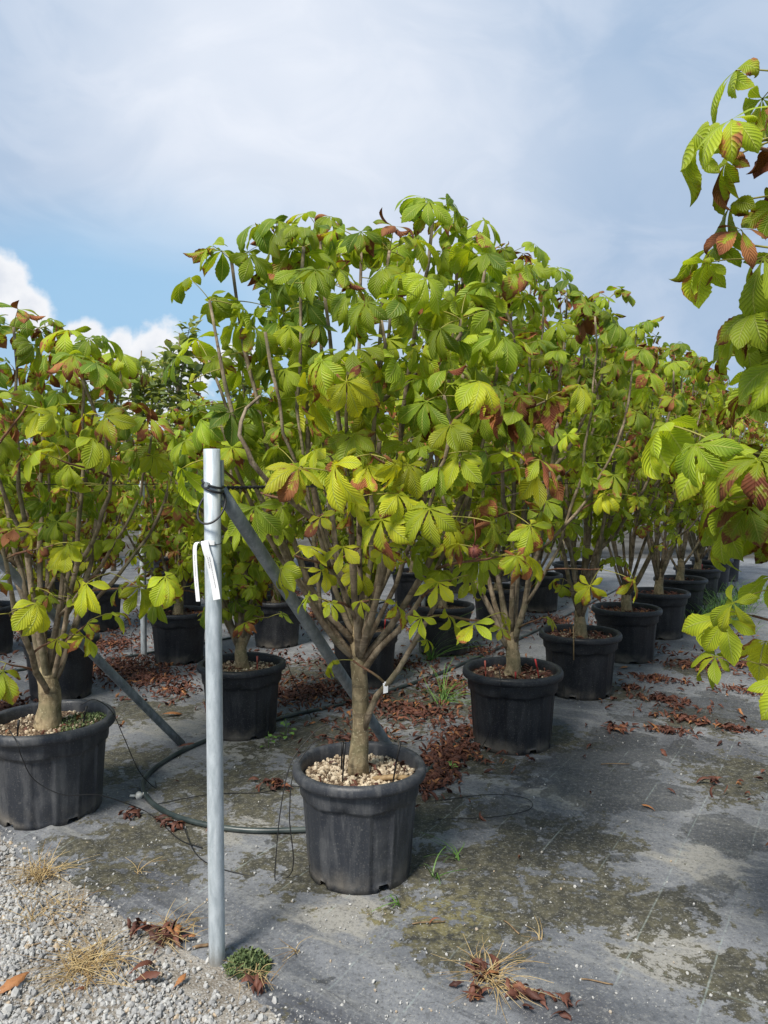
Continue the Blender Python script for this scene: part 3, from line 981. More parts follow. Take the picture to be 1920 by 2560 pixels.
    # leaves in opposite pairs up each stem, a whorl at its tip
    for Pth, rads in paths:
        seg = np.linalg.norm(np.diff(Pth, axis=0), axis=1)
        cum = np.concatenate([[0], np.cumsum(seg)])
        Lt = cum[-1]
        ph = rng.uniform(0, 6.28)
        y0 = yellow - 0.07 + rng.normal(0, 0.09)
        s = Lt * leaf_lo * rng.uniform(0.85, 1.15)
        k = 0
        while s < Lt - 0.07:
            p = np.array([np.interp(s, cum, Pth[:, q]) for q in range(3)])
            for side in (0, math.pi):
                az = ph + k * math.pi / 2 + side + rng.uniform(-.3, .3)
                out = math.cos(az) * p[0] + math.sin(az) * p[1]
                if rng.random() < (0.88 if out > -0.05 else 0.45):
                    tt = s / Lt
                    add_leaf(p, az, 'mid', rng.uniform(0.78, 1.12), y0 + (1 - tt) * 0.16 + rng.normal(0, 0.15), max(0, brown + rng.normal(0, 0.14)), 0.3 + tt * 0.3)
            s += rng.uniform(0.075, 0.125)
            k += 1
        nt = int(rng.integers(4, 6))
        for q in range(nt):
            az = ph + q * 2 * math.pi / nt + rng.uniform(-.3, .3)
            add_leaf(Pth[-1], az, 'up' if q % 3 else 'mid', rng.uniform(0.85, 1.15), y0 - 0.05 + rng.normal(0, 0.12), max(0, brown + 0.05 + rng.normal(0, 0.16)), 1.0)
    # given twigs: a shoot out of the nearest stem, with leaves at its end
    def shoot(e, nl, kind, y, b, sc, woodm='young_bark', pr=1.2):
        e = np.array(e, float)
        best = None
        for bi, (Pth, rads) in enumerate(paths):
            for q in range(1, nb - 1):
                if Pth[q][2] < e[2] - 0.03:
                    dd = np.linalg.norm(Pth[q] - e) + 0.25 * max(0, 0.12 - (e[2] - Pth[q][2]))
                    if best is None or dd < best[0]:
                        best = (dd, bi, q)
        if best is None:
            p0 = top[5]
            bi = -1
        else:
            p0 = paths[best[1]][0][best[2]]
            bi = best[1]
        Pth = bez(p0, p0 + (e - p0) * 0.4 + np.array([0, 0, 0.02]), p0 + (e - p0) * 0.75 + np.array([0, 0, -0.01]), e, 6)
        mb = MB().tube(Pth, np.linspace(0.006, 0.0036, 6), 6 if near else 4)
        par = bobjs[bi] if (bobjs and bi >= 0) else root
        if bobjs:
            mb.build('twig', M[woodm], par)
        az0 = math.atan2(e[1] - p0[1], e[0] - p0[0])
        for q in range(nl):
            a = az0 + (q - (nl - 1) / 2) * (1.9 if nl < 4 else 6.283 / nl) + rng.uniform(-.35, .35)
            add_leaf(e, a, kind if rng.random() < 0.8 else 'mid', sc * rng.uniform(0.85, 1.15), y + rng.normal(0, 0.1), max(0, b + rng.normal(0, 0.14)), pr)

    for tw in twigs:
        shoot(*tw)
    for _ in range(low):
        a = rng.uniform(0, 6.28)
        Pth = paths[int(rng.integers(len(paths)))][0]
        q = int(rng.integers(2, max(3, nb // 2)))
        e = Pth[q] + np.array([math.cos(a) * rng.uniform(.08, .24), math.sin(a) * rng.uniform(.08, .24), rng.uniform(0.05, 0.2)])
        shoot(e, int(rng.integers(2, 4)), 'young' if rng.random() < 0.7 else 'mid', yellow + 0.25, brown, 0.85, 'bark', 0.7)

    leaves.sort(key=lambda x: -x[0] - 0.15 * rng.random())
    rest = leaves[cap:cap + extra]
    leaves = leaves[:cap]
    if rest:
        ks = {k: i for i, k in enumerate(FAR_ARR)}
        pl = []
        for pr, pos, az, kind, sc, y, b in rest:
            q = int(rng.integers(len(FAR_ARR[kind])))
            pl.append((FAR_IDX[kind][q], rmat(rng.uniform(-.2, .2), rng.uniform(-.2, .25), az, sc), np.array(pos), rng.uniform(0, 0.8)))
        fo = bake('foliage', FAR_ALL, pl, [M['leaf'], M['petiole']], root)
        fo.color = (yellow, min(1, brown * 0.8), 0.45, 1)
        tag(fo, kind='stuff')
    for pr, pos, az, kind, sc, y, b in leaves:
        me = LS[kind][int(rng.integers(len(LS[kind])))]
        o = bpy.data.objects.new('leaf', me)
        o.location = pos
        o.rotation_euler = (rng.uniform(-.4, .4), rng.uniform(-.25, .35), az)
        sy = rng.uniform(0.9, 1.1)
        o.scale = (sc, sc * sy, sc)
        o.color = (y, b, float(np.clip(rng.normal(0.48, 0.22), 0.05, 1.1)), 1.0)
        link(o, root)
    return root, paths


# ---------------------------------------------------------------- ground
def edge_d(x, y):
    """distance past the edge of the ground cover, positive on the gravel side"""
    return (x + 1.0) * -0.628 + (y - 2.79) * -0.778


V = [(-150, -60, 0), (150, -60, 0), (150, 240, 0), (-150, 240, 0)]
tag(MB().add(V, [(0, 1, 2, 3)]).build('ground', M['far_ground']), 'flat grey-brown nursery yard ground', kind='structure')

xs = np.concatenate([np.linspace(-14, -3.2, 40), np.arange(-3.1, 3.1, 0.03), np.linspace(3.2, 14, 40)])
ys = np.concatenate([np.linspace(-3, 1.2, 10), np.arange(1.3, 7.0, 0.03), np.linspace(7.1, 15, 50)])
X, Y = np.meshgrid(xs, ys)
Z = np.zeros_like(X)
for i in range(X.shape[0]):
    for j in range(X.shape[1]):
        x, y = X[i, j], Y[i, j]
        n = mnoise.noise(Vector((x * 1.4, y * 1.4, 0.3)))
        z = 0.0085 + 0.003 * n
        d = edge_d(x, y) + 0.07 * mnoise.noise(Vector((x * 3.1, y * 3.1, 5.0))) + 0.03 * mnoise.noise(Vector((x * 11, y * 11, 2.0)))
        if -0.9 < d < 0.3:
            # creases where the cloth is pulled along its edge
            w = math.exp(-((d + 0.18) / 0.28) ** 2)
            al = x * 0.778 - y * 0.628
            z += 0.024 * w * max(0.0, math.sin(d * 34 + 3 * mnoise.noise(Vector((al * 1.2, d * 3, 1.0))))) * (0.4 + 0.6 * mnoise.noise(Vector((al * 2, 0, 9.0))))
        if d > 0:
            z -= min(0.05, d * 0.35)
        Z[i, j] = z
nx, ny = X.shape[1], X.shape[0]
V = np.stack([X, Y, Z], -1).reshape(-1, 3)
F = [(i * nx + j, i * nx + j + 1, (i + 1) * nx + j + 1, (i + 1) * nx + j) for i in range(ny - 1) for j in range(nx - 1) if edge_d(xs[j], ys[i]) < 0.5]
mb = MB()
mb.add(V, F)
tag(mb.build('ground_fabric', M['fabric']), 'weathered grey woven ground cover with mossy and damp patches', kind='structure')

# gravel track: dusty bed plus loose crushed stones
V, F = [], []
gx = np.linspace(-5.0, 1.4, 90)
gy = np.linspace(-0.6, 4.6, 80)
for y in gy:
    for x in gx:
        d = edge_d(x, y)
        V.append((x, y, 0.004 + 0.010 * min(1, max(0, d / 0.5)) + 0.008 * mnoise.noise(Vector((x * 4, y * 4, 0))) * min(1, max(0, d * 4))))
for i in range(79):
    for j in range(89):
        if edge_d(gx[j], gy[i]) > -0.12:
            F.append((i * 90 + j, i * 90 + j + 1, (i + 1) * 90 + j + 1, (i + 1) * 90 + j))
tag(MB().add(V, F).build('gravel_bed', M['gravel_bed']), 'dusty bed of the gravel track', kind='structure')

rng = np.random.default_rng(21)
pl = []
n_s = 0
while n_s < 15500:
    x, y = rng.uniform(-2.6, 0.35), rng.uniform(1.65, 3.75)
    d = edge_d(x, y) + 0.05 * mnoise.noise(Vector((x * 4, y * 4, 3)))
    if d < -0.10 or (d < 0.22 and rng.random() > ((d + 0.10) / 0.32) ** 2.0):
        continue
    if abs(x / y) > 0.62:
        continue
    patch = mnoise.noise(Vector((x * 3.3, y * 3.3, 8)))
    if patch < -0.15 and rng.random() < 0.55:
        continue
    s = 0.0030 + 0.0105 * rng.random() ** 2.3
    if rng.random() < 0.02:
        s *= 1.5
    zz = 0.006 + 0.010 * min(1, max(0, d / 0.5)) + s * 0.3
    pl.append((int(rng.integers(len(STONES))), rmat(*rng.uniform(0, 6.28, 3), s), np.array([x, y, zz]), float(np.clip(rng.normal(0.55, 0.25), 0, 1))))
    n_s += 1
tag(bake('gravel', STONES, pl, M['gravel'], None, False), 'loose pale crushed limestone gravel beside the ground cover', kind='stuff')

# single white pebbles kicked onto the cloth
pl = []
while len(pl) < 1700:
    y = 1.9 + 5.0 * rng.random() ** 1.7
    x = rng.uniform(-0.58, 0.58) * y
    d = edge_d(x, y)
    if d > 0.02:
        continue
    w = max(0.0, 0.10 + 0.45 * mnoise.noise(Vector((x * 2.3, y * 2.3, 4)))) + 0.9 * math.exp(d / 0.25) + 0.6 * math.exp(-((x + 0.1) ** 2 + (y - 2.75) ** 2) / 0.12) + 0.25 * math.exp(-((x - .3) ** 2 + (y - 2.8) ** 2) / 0.3)
    if rng.random() > w:
        continue
    s = 0.0018 + 0.0055 * rng.random() ** 3.2
    pl.append((int(rng.integers(len(STONES))), rmat(*rng.uniform(0, 6.28, 3), s), np.array([x, y, 0.0105 + s * 0.4]), rng.uniform(0.5, 1.0)))
tag(bake('scattered_pebbles', STONES, pl, M['gravel'], None, False), 'small white pebbles scattered over the grey ground cover', kind='stuff')


# ---------------------------------------------------------------- the trees
A_STEMS = [(-0.47, -0.15, 2.40), (-0.52, -0.30, 2.22), (-0.34, 0.05, 2.54), (-0.17, 0.25, 2.62), (0.02, -0.25, 2.44), (0.29, -0.05, 2.60), (0.12, -0.2, 2.42), (0.38, -0.05, 2.45), (-0.2, -0.15, 2.45), (0.42, 0.15, 2.60), (0.48, -0.15, 2.38), (0.58, 0.15, 2.33),
           (0.20, -0.55, 2.20), (-0.10, -0.50, 2.22), (-0.30, -0.45, 2.08), (-0.57, -0.10, 2.04), (0.09, -0.65, 2.08), (0.35, -0.55, 2.10), (-0.01, -0.68, 1.93), (0.52, -0.25, 2.04), (-0.28, 0.35, 2.50),
           (0.14, 0.45, 2.60), (0.29, -0.60, 1.85), (-0.31, -0.50, 1.86), (0.16, 0.1, 2.5), (-0.1, 0.0, 2.45)]
A_LOW = [[(0.012, -0.004, 0.555), (0.066, -0.055, 0.72), (0.14, -0.11, 0.82), (0.24, -0.13, 1.0), (0.36, -0.18, 1.25), (0.44, -0.22, 1.62), (0.47, -0.25, 1.86)],
         [(0.01, -0.01, 0.80), (0.08, -0.07, 0.92), (0.17, -0.13, 1.02), (0.27, -0.22, 1.2), (0.40, -0.32, 1.52), (0.46, -0.38, 1.78)],
         [(-0.012, -0.006, 0.92), (-0.10, -0.06, 1.03), (-0.22, -0.08, 1.16), (-0.34, -0.14, 1.36), (-0.45, -0.2, 1.62), (-0.5, -0.25, 1.8)]]
A_TWIGS = [((-0.15, -0.70, 1.62), 2, 'mid', 0.95, 0.38, 1.0), ((0.06, -0.75, 1.66), 3, 'mid', 0.85, 0.38, 1.05), ((0.16, -0.65, 1.63), 2, 'mid', 0.7, 0.15, 0.9), ((0.38, -0.65, 1.64), 3, 'mid', 0.85, 0.4, 0.95),
           ((0.51, -0.65, 1.62), 2, 'mid', 0.85, 0.35, 1.0), ((0.20, -0.65, 1.44), 2, 'mid', 0.75, 0.32, 1.0), ((0.29, -0.70, 1.47), 2, 'mid', 0.7, 0.3, 0.95), ((-0.07, -0.55, 1.48), 2, 'young', 0.9, 0.35, 1.0),
           ((-0.12, -0.30, 1.15), 2, 'young', 0.75, 0.15, 0.9), ((0.05, -0.30, 1.15), 2, 'young', 0.75, 0.05, 0.9), ((0.33, -0.45, 1.24), 2, 'young', 0.75, 0.08, 1.1), ((0.45, -0.72, 1.35), 3, 'mid', 0.9, 0.42, 0.95),
           ((-0.02, -0.10, 0.88), 1, 'young', 0.7, 0.05, 0.8), ((0.23, -0.05, 0.94), 1, 'young', 0.7, 0.05, 0.8), ((-0.32, -0.45, 1.54), 2, 'young', 0.6, 0.1, 1.1), ((-0.52, -0.30, 1.66), 2, 'mid', 0.62, 0.1, 1.15),
           ((0.38, -0.45, 1.43), 3, 'young', 0.7, 0.25, 1.0), ((-0.51, -0.15, 1.72), 3, 'mid', 0.5, 0.15, 1.0), ((0.67, -0.35, 1.86), 3, 'mid', 0.6, 0.4, 0.95), ((0.35, -0.65, 1.80), 3, 'mid', 0.75, 0.4, 0.95),
           ((-0.01, -0.72, 1.90), 3, 'mid', 0.98, 0.25, 1.1), ((0.12, -0.2, 1.3), 2, 'young', 0.65, 0.1, 0.8), ((0.02, -0.5, 1.36), 2, 'young', 0.75, 0.2, 1.0), ((-0.2, -0.5, 1.33), 2, 'young', 0.7, 0.1, 1.0), ((0.25, -0.5, 1.12), 2, 'young', 0.75, 0.1, 1.0), ((0.42, -0.55, 1.12), 2, 'young', 0.8, 0.2, 1.1), ((0.1, -0.7, 1.54), 2, 'mid', 0.8, 0.25, 0.9), ((0.5, -0.6, 1.48), 3, 'mid', 0.75, 0.35, 0.95), ((0.45, -0.3, 1.3), 2, 'young', 0.7, 0.2, 0.8)]
treeA, pathsA = potted_tree((-0.10, 3.06, 0.008), 'tall many-stemmed chestnut in the front black pot of pale pumice behind the steel post', H=2.75, Rr=0.7, seed=11, rim_r=0.268, pot_h=0.44, dusty=0.85,
                            trunk_r=0.038, trunk_h=0.62, stems=A_STEMS, twigs=A_TWIGS, yellow=0.46, brown=0.11, leaf_lo=0.52, extra=380, stem_k=0.8, stones=900, litter=14, mulch=1.0, low=5, fork_lo=0.68, branches=A_LOW)
K_TWIGS = [((0.42, -0.33, 1.18), 2, 'mid', 0.8, 0.35, 1.0), ((0.55, -0.23, 1.11), 3, 'mid', 0.7, 0.25, 0.95), ((0.10, -0.53, 1.38), 3, 'young', 0.85, 0.4, 1.1), ((0.27, -0.53, 1.32), 3, 'young', 0.8, 0.4, 1.0),
           ((0.08, -0.53, 1.04), 2, 'mid', 0.8, 0.2, 1.0), ((0.15, -0.23, 0.88), 2, 'young', 0.75, 0.25, 1.0), ((0.50, -0.53, 1.84), 3, 'mid', 0.8, 0.45, 1.0), ((0.30, -0.53, 1.66), 3, 'mid', 0.65, 0.4, 1.0),
           ((0.22, -0.63, 1.87), 3, 'mid', 0.6, 0.35, 1.0), ((0.26, -0.13, 0.94), 2, 'young', 0.6, 0.2, 1.0), ((-0.05, -0.3, 0.78), 2, 'young', 0.6, 0.1, 1.0)]
treeK, pathsK = potted_tree((-1.60, 3.62, 0.008), 'brown-scorched chestnut in the dusty pot with weedy soil, cut by the left picture edge', H=2.30, Rr=0.62, nstem=17, seed=23, rim_r=0.30, pot_h=0.45, dusty=0.8,
                            trunk_r=0.058, trunk_h=0.30, twigs=K_TWIGS, yellow=0.42, brown=0.30, leaf_lo=0.5, stones=260, litter=18, low=6, fork_lo=0.3)
ROW1 = [  # x, y, H, R, rim radius, dust and painted shade tone, label
    (0.77, 4.55, 2.82, 0.72, 0.298, 0.16, 'tall chestnut in the black pot with three red stakes, second pot along the path'),
    (1.45, 5.63, 2.85, 0.72, 0.298, 0.12, 'tall chestnut in the pot with a cane hanging over its rim, third along the path'),
    (2.13, 6.70, 2.84, 0.75, 0.298, 0.10, 'chestnut in the black pot with red leaves round its trunk, fourth along the path'),
    (2.76, 7.66, 2.82, 0.75, 0.295, 0.10, 'chestnut in the black pot just before the tall grass, fifth along the path'),
    (3.36, 8.66, 2.85, 0.75, 0.290, 0.10, 'chestnut in the black pot standing in tall grass, sixth along the path'),
    (3.98, 9.70, 2.80, 0.75, 0.290, 0.10, 'chestnut in the seventh pot along the path, behind the tall grass'),
    (4.60, 10.75, 2.80, 0.75, 0.285, 0.10, 'chestnut in the eighth pot along the path, small with distance'),
    (5.25, 11.85, 2.80, 0.75, 0.285, 0.10, 'chestnut in the ninth and last visible pot along the path')]
row1 = []
for i, (x, y, H, Rr, rr, pot_tone, lab) in enumerate(ROW1):
    near = i < 2
    tw = ()
    if i == 0:
        tw = (((0.34, -0.62, 1.12), 2, 'mid', 0.8, 0.35, 1.05), ((-0.35, -0.55, 1.05), 2, 'mid', 0.7, 0.2, 0.95), ((0.1, -0.35, 0.82), 1, 'young', 0.6, 0.1, 0.9), ((-0.1, -0.2, 0.72), 1, 'young', 0.6, 0.1, 0.9), ((0.45, -0.4, 1.5), 3, 'mid', 0.75, 0.35, 1.0))
    row1.append(potted_tree((x, y, 0.008), lab, H=H, Rr=Rr, nstem=19 if i < 4 else 15, seed=31 + i, rim_r=rr, pot_h=0.455, dusty=pot_tone, near=near, trunk_r=0.047, trunk_h=0.28, twigs=tw, yellow=0.40 + 0.04 * (i % 2), brown=0.25 + 0.02 * i,
                leaf_lo=0.36, stones=200 if i < 2 else 0, litter=110 if i < 4 else 30, mulch=0.75, low=14 if i < 4 else 8, fork_lo=0.25, cap=300 if i < 4 else 190))
ROW2 = [
    (-0.89, 4.76, 2.16, 0.58, 0.272, 0.22, 'small chestnut in the black pot with red stakes between the steel post and its brace'),
    (-0.15, 5.90, 2.35, 0.65, 0.285, 0.12, 'chestnut in the dark pot seen behind the front trunk'),
    (0.54, 6.95, 2.45, 0.68, 0.285, 0.12, 'chestnut in the dark pot with grass growing beside it, behind the front tree'),
    (1.20, 8.05, 2.6, 0.7, 0.285, 0.12, 'chestnut deep in the second row, pot hidden behind the third path-side pot'),
    (1.85, 9.15, 2.6, 0.7, 0.285, 0.12, 'chestnut far back in the second row behind the fourth path-side tree'),
    (2.55, 10.3, 2.6, 0.7, 0.285, 0.12, 'farthest chestnut of the second row')]
for i, (x, y, H, Rr, rr, pot_tone, lab) in enumerate(ROW2):
    tw = (((0.22, -0.35, 0.78), 2, 'young', 0.5, 0.1, 1.0), ((-0.3, -0.35, 0.95), 3, 'mid', 0.35, 0.2, 1.0), ((0.05, -0.4, 0.98), 2, 'mid', 0.35, 0.2, 1.0)) if i == 0 else ()
    potted_tree((x, y, 0.008), lab, H=H, Rr=Rr, nstem=16 if i < 3 else 13, seed=51 + i, rim_r=rr, dusty=pot_tone, near=i == 0, trunk_r=0.043, trunk_h=0.24, twigs=tw, yellow=0.36, brown=0.22, leaf_lo=0.20, stones=300 if i == 0 else 0,
                litter=25 if i < 3 else 0, mulch=0.9, low=18, fork_lo=0.2, cap=300 if i < 3 else 200)
ROW3 = [
    (-2.36, 5.55, 2.02, 0.58, 0.27, 0.2, 'chestnut whose dark pot stands half hidden behind the left front pot'),
    (-1.78, 6.62, 1.98, 0.55, 0.262, 0.16, 'chestnut in the black pot full of red dead leaves left of the steel post'),
    (-1.02, 7.25, 2.2, 0.60, 0.26, 0.14, 'chestnut in the dark pot beyond the steel brace'),
    (-0.35, 8.4, 2.5, 0.7, 0.27, 0.12, 'chestnut in the shaded third row behind the front tree'),
    (0.35, 9.5, 2.6, 0.7, 0.27, 0.12, 'chestnut at the back of the third row'),
    (-2.95, 4.45, 2.3, 0.6, 0.27, 0.2, 'chestnut reaching in at the left picture edge behind the dusty pot')]
for i, (x, y, H, Rr, rr, pot_tone, lab) in enumerate(ROW3):
    potted_tree((x, y, 0.008), lab, H=H, Rr=Rr, nstem=14 if i < 3 else 12, seed=71 + i, rim_r=rr, dusty=pot_tone, near=False, trunk_r=0.045, trunk_h=0.22, yellow=0.38, brown=0.34, leaf_lo=0.2, litter=90 if i == 1 else 15, low=9,
                fork_lo=0.2, cap=280 if i < 3 else 200)
ROW4 = [
    (-3.6, 6.9, 2.2, 'chestnut at the far left behind the leaf-littered aisle'), (-3.0, 8.0, 2.1, 'chestnut in the fourth row left of the far steel post'),
    (-2.4, 9.1, 2.2, 'chestnut in the fourth row right of the far steel post'), (-1.7, 10.2, 2.3, 'chestnut in the fourth row seen beneath the brace'),
    (-1.0, 11.3, 2.4, 'chestnut at the back of the fourth row'), (-4.3, 9.6, 2.3, 'chestnut in the fifth row behind the left foliage'), (-3.2, 11.4, 2.3, 'chestnut in the fifth row under the grey-green trees')]
for i, (x, y, H, lab) in enumerate(ROW4):
    potted_tree((x, y, 0.008), lab, H=H, Rr=0.7, nstem=12, seed=91 + i, rim_r=0.27, dusty=0.12, near=False, trunk_r=0.045, trunk_h=0.2, yellow=0.36, brown=0.42, leaf_lo=0.18, low=12, fork_lo=0.2, cap=200)
for i, (x, y, H, lab) in enumerate([
        (-0.30, 12.4, 2.4, 'chestnut at the very back of the fourth row'), (1.05, 10.65, 2.5, 'chestnut at the back of the third row, nearly hidden'), (1.75, 11.8, 2.5, 'last chestnut of the third row'),
        (-5.0, 8.3, 2.1, 'chestnut in the fifth row at the left picture edge'), (-2.35, 12.6, 2.2, 'chestnut in the fifth row behind the grey-green trees'), (-4.2, 5.8, 2.0, 'chestnut in the fourth row cut by the left picture edge'),
        (-5.6, 10.6, 2.2, 'chestnut in the sixth row at the far left'), (-3.9, 12.9, 2.2, 'chestnut at the back left of the far rows')]):
    potted_tree((x, y, 0.008), lab, H=H, Rr=0.72, nstem=11, seed=161 + i, rim_r=0.27, dusty=0.12, near=False, trunk_r=0.045, trunk_h=0.2, yellow=0.36, brown=0.42, leaf_lo=0.14, low=16, fork_lo=0.2, cap=150, extra=260)
R0_TWIGS = [((-1.06, -0.40, 2.31), 4, 'mid', 0.40, 0.25, 1.1), ((-1.02, -0.35, 2.08), 4, 'mid', 0.42, 0.28, 1.05), ((-1.00, -0.20, 1.66), 4, 'mid', 0.42, 0.25, 1.1), ((-0.92, -0.3, 1.95), 4, 'mid', 0.45, 0.31, 1.0), ((-0.9, -0.15, 1.5), 4, 'mid', 0.5, 0.31, 1.0), ((-0.9, -0.38, 2.4), 4, 'mid', 0.4, 0.25, 1.0), ((-0.97, -0.40, 2.33), 4, 'mid', 0.42, 0.22, 1.05), ((-0.93, -0.30, 2.24), 3, 'mid', 0.40, 0.25, 1.0), ((-0.95, -0.35, 2.10), 4, 'mid', 0.45, 0.28, 1.05), ((-0.82, -0.10, 2.01), 4, 'mid', 0.38, 0.30, 0.95),
            ((-0.98, -0.20, 1.65), 4, 'mid', 0.42, 0.22, 1.05), ((-0.86, -0.20, 1.32), 3, 'mid', 0.68, 0.22, 0.95), ((-0.86, -0.10, 1.10), 3, 'mid', 0.78, 0.22, 0.9), ((-0.97, -0.40, 2.46), 3, 'mid', 0.42, 0.22, 0.95),
            ((-0.88, -0.20, 1.77), 4, 'mid', 0.45, 0.31, 0.95), ((-0.93, -0.30, 1.55), 4, 'mid', 0.55, 0.34, 1.0), ((-0.83, 0.00, 1.91), 4, 'mid', 0.45, 0.31, 0.95), ((-0.85, 0.0, 1.45), 4, 'mid', 0.5, 0.28, 0.95),
            ((-0.8, -0.1, 1.6), 4, 'mid', 0.45, 0.28, 0.95), ((-0.86, -0.05, 1.22), 2, 'mid', 0.7, 0.25, 0.9), ((-0.75, -0.25, 2.2), 4, 'mid', 0.45, 0.28, 0.95), ((-0.78, -0.1, 1.84), 4, 'mid', 0.4, 0.28, 0.95)]
potted_tree((1.85, 2.10, 0.008), 'near chestnut leaning in at the right picture edge with brown curled leaf tips', H=2.9, Rr=0.62, nstem=20, seed=121, rim_r=0.29, dusty=0.3, trunk_r=0.05, trunk_h=0.3, twigs=R0_TWIGS,
            yellow=0.45, brown=0.26, leaf_lo=0.35, low=8, fork_lo=0.3, cap=300, group='potted chestnuts across the path')
for i, (x, y, H, Rr, lab) in enumerate([(2.42, 3.2, 2.12, 0.68, 'brown-tipped chestnut across the path, behind the near right-hand branches'), (3.12, 4.3, 2.2, 0.72, 'chestnut across the path with yellow-green leaves low over the wet cloth'),
                                        (3.8, 5.4, 2.4, 0.72, 'chestnut across the path, partly hidden by the right edge'), (4.5, 6.6, 2.5, 0.72, 'chestnut farther along the other side of the path'), (5.2, 7.8, 2.6, 0.72, 'last chestnut visible across the path')]):
    potted_tree((x, y, 0.008), lab, H=H, Rr=Rr, nstem=16, seed=131 + i, rim_r=0.29, dusty=0.25, near=i < 2, trunk_r=0.05, trunk_h=0.25, yellow=0.48, brown=0.36, leaf_lo=0.22, low=14, fork_lo=0.25, cap=300 if i < 3 else 200,
                group='potted chestnuts across the path')


# ---------------------------------------------------------------- trees beyond the nursery rows
def simple_leaf(seed, L, Wd, droop):
    g = np.random.default_rng(seed)
    return leaflet(g, L, Wd, 0.3, droop, 0.3, 4, 3, 0, 0, 0.25)


OVAL = [simple_leaf(400 + i, 0.17, 0.050, 0.7 + 0.2 * i) for i in range(4)]
FINE = [simple_leaf(420 + i, 0.10, 0.030, 0.5 + 0.3 * i) for i in range(3)]


def background_tree(loc, label, H, Rr, seed, leaves, templ, mat, ntips=14, upright=0.6, z0=0.8, group='trees beyond the nursery rows', name='background_tree', colr=(0.6, 0.05, 0.7, 1)):
    g = np.random.default_rng(seed)
    root = empty(name, loc)
    tag(root, label, 'tree', group)
    tr = MB()
    hgt = H * 0.92
    P = bez((0, 0, 0), (0.05, 0, hgt * .3), (-0.06, 0.03, hgt * .6), (0.03, 0, hgt), 10)
    tr.tube(P, np.linspace(0.05, 0.008, 10), 8)
    tr.build('trunk', M['bark'], root)
    pl = []
    lb = MB()
    for i in range(ntips):
        th = i * 2.4 + g.uniform(-.4, .4)
        u = (i + 0.5) / ntips
        r = Rr * math.sqrt(u) * g.uniform(0.7, 1.15)
        e = np.array([r * math.cos(th), r * math.sin(th), z0 + (H - z0) * (1 - 0.55 * u * g.random()) * g.uniform(0.55, 1.0)])
        k = int(g.integers(2, 8))
        B = bez(P[k], P[k] + (e - P[k]) * 0.3 + [0, 0, 0.1], P[k] + (e - P[k]) * 0.7 + [0, 0, .05], e, 7)
        lb.tube(B, np.linspace(0.014, 0.004, 7), 5)
        for _ in range(leaves // ntips):
            q = 1 - abs(g.normal(0, 0.35))
            q = max(0.1, min(1, q))
            p = np.array([np.interp(q * 6, range(7), B[:, c]) for c in range(3)]) + g.normal(0, 0.045, 3)
            pl.append((int(g.integers(len(templ))), rmat(g.uniform(-.5, .5), -g.uniform(-.2, 1.1) * upright, g.uniform(0, 6.28), g.uniform(0.7, 1.2)), p, g.random()))
    tag(lb.build('limbs', M['bark'], root), kind='stuff')
    cr = bake('crown', templ, pl, mat, root)
    cr.color = colr
    tag(cr, kind='stuff')
    return root


background_tree((-2.72, 10.2, 0), 'grey-green broad-leaved tree rising against the low cloud', 3.80, 0.5, 501, 520, OVAL, M['glossy_leaf'], 12, 1.0, 2.0)
background_tree((-3.35, 10.6, 0), 'grey-green broad-leaved tree beside its taller twin under the cloud', 3.62, 0.45, 502, 420, OVAL, M['glossy_leaf'], 10, 1.0, 1.9)
background_tree((-1.95, 10.9, 0), 'thin dark broad-leaved tree seen left of the front crown', 3.85, 0.45, 503, 260, OVAL, M['glossy_leaf'], 9, 1.0, 2.0)
BG = [(-7.6, 12.4, 2.9, 'bushy olive-green tree at the far left beyond the rows'), (-6.0, 13.6, 2.7, 'rusty brown-leaved shrub tree beyond the left rows'), (-4.6, 13.0, 2.7, 'low olive tree below the grey-green pair'),
      (-3.2, 14.2, 2.8, 'dull brown-green tree in the gap left of the front crown'), (-1.7, 13.4, 2.7, 'dense green tree behind the steel post'), (0.0, 14.0, 2.9, 'dense green tree hidden behind the front crown'),
      (1.7, 13.2, 2.9, 'dense green tree behind the second row'), (3.4, 14.6, 2.9, 'dense green tree behind the path-side row'), (5.4, 15.2, 3.1, 'dark tree at the end of the path'),
      (7.2, 15.4, 3.2, 'pale green feathery tree at the end of the path'), (9.2, 14.8, 3.4, 'dark conifer-like tree behind the right-hand leaves')]
for i, (x, y, H, lab) in enumerate(BG):
    br = i in (1, 2, 3)
    background_tree((x, y, 0), lab, H, 1.15, 520 + i, 2300, FINE, M['glossy_leaf'] if i != 9 else M['leaf'], 26, 0.5, 0.2, colr=((0.7 if br else 0.3), (0.55 if br else 0.1), 0.45, 1))

# ---------------------------------------------------------------- steel posts, braces, wires
ROWD = np.array([0.529, 0.849, 0.0])


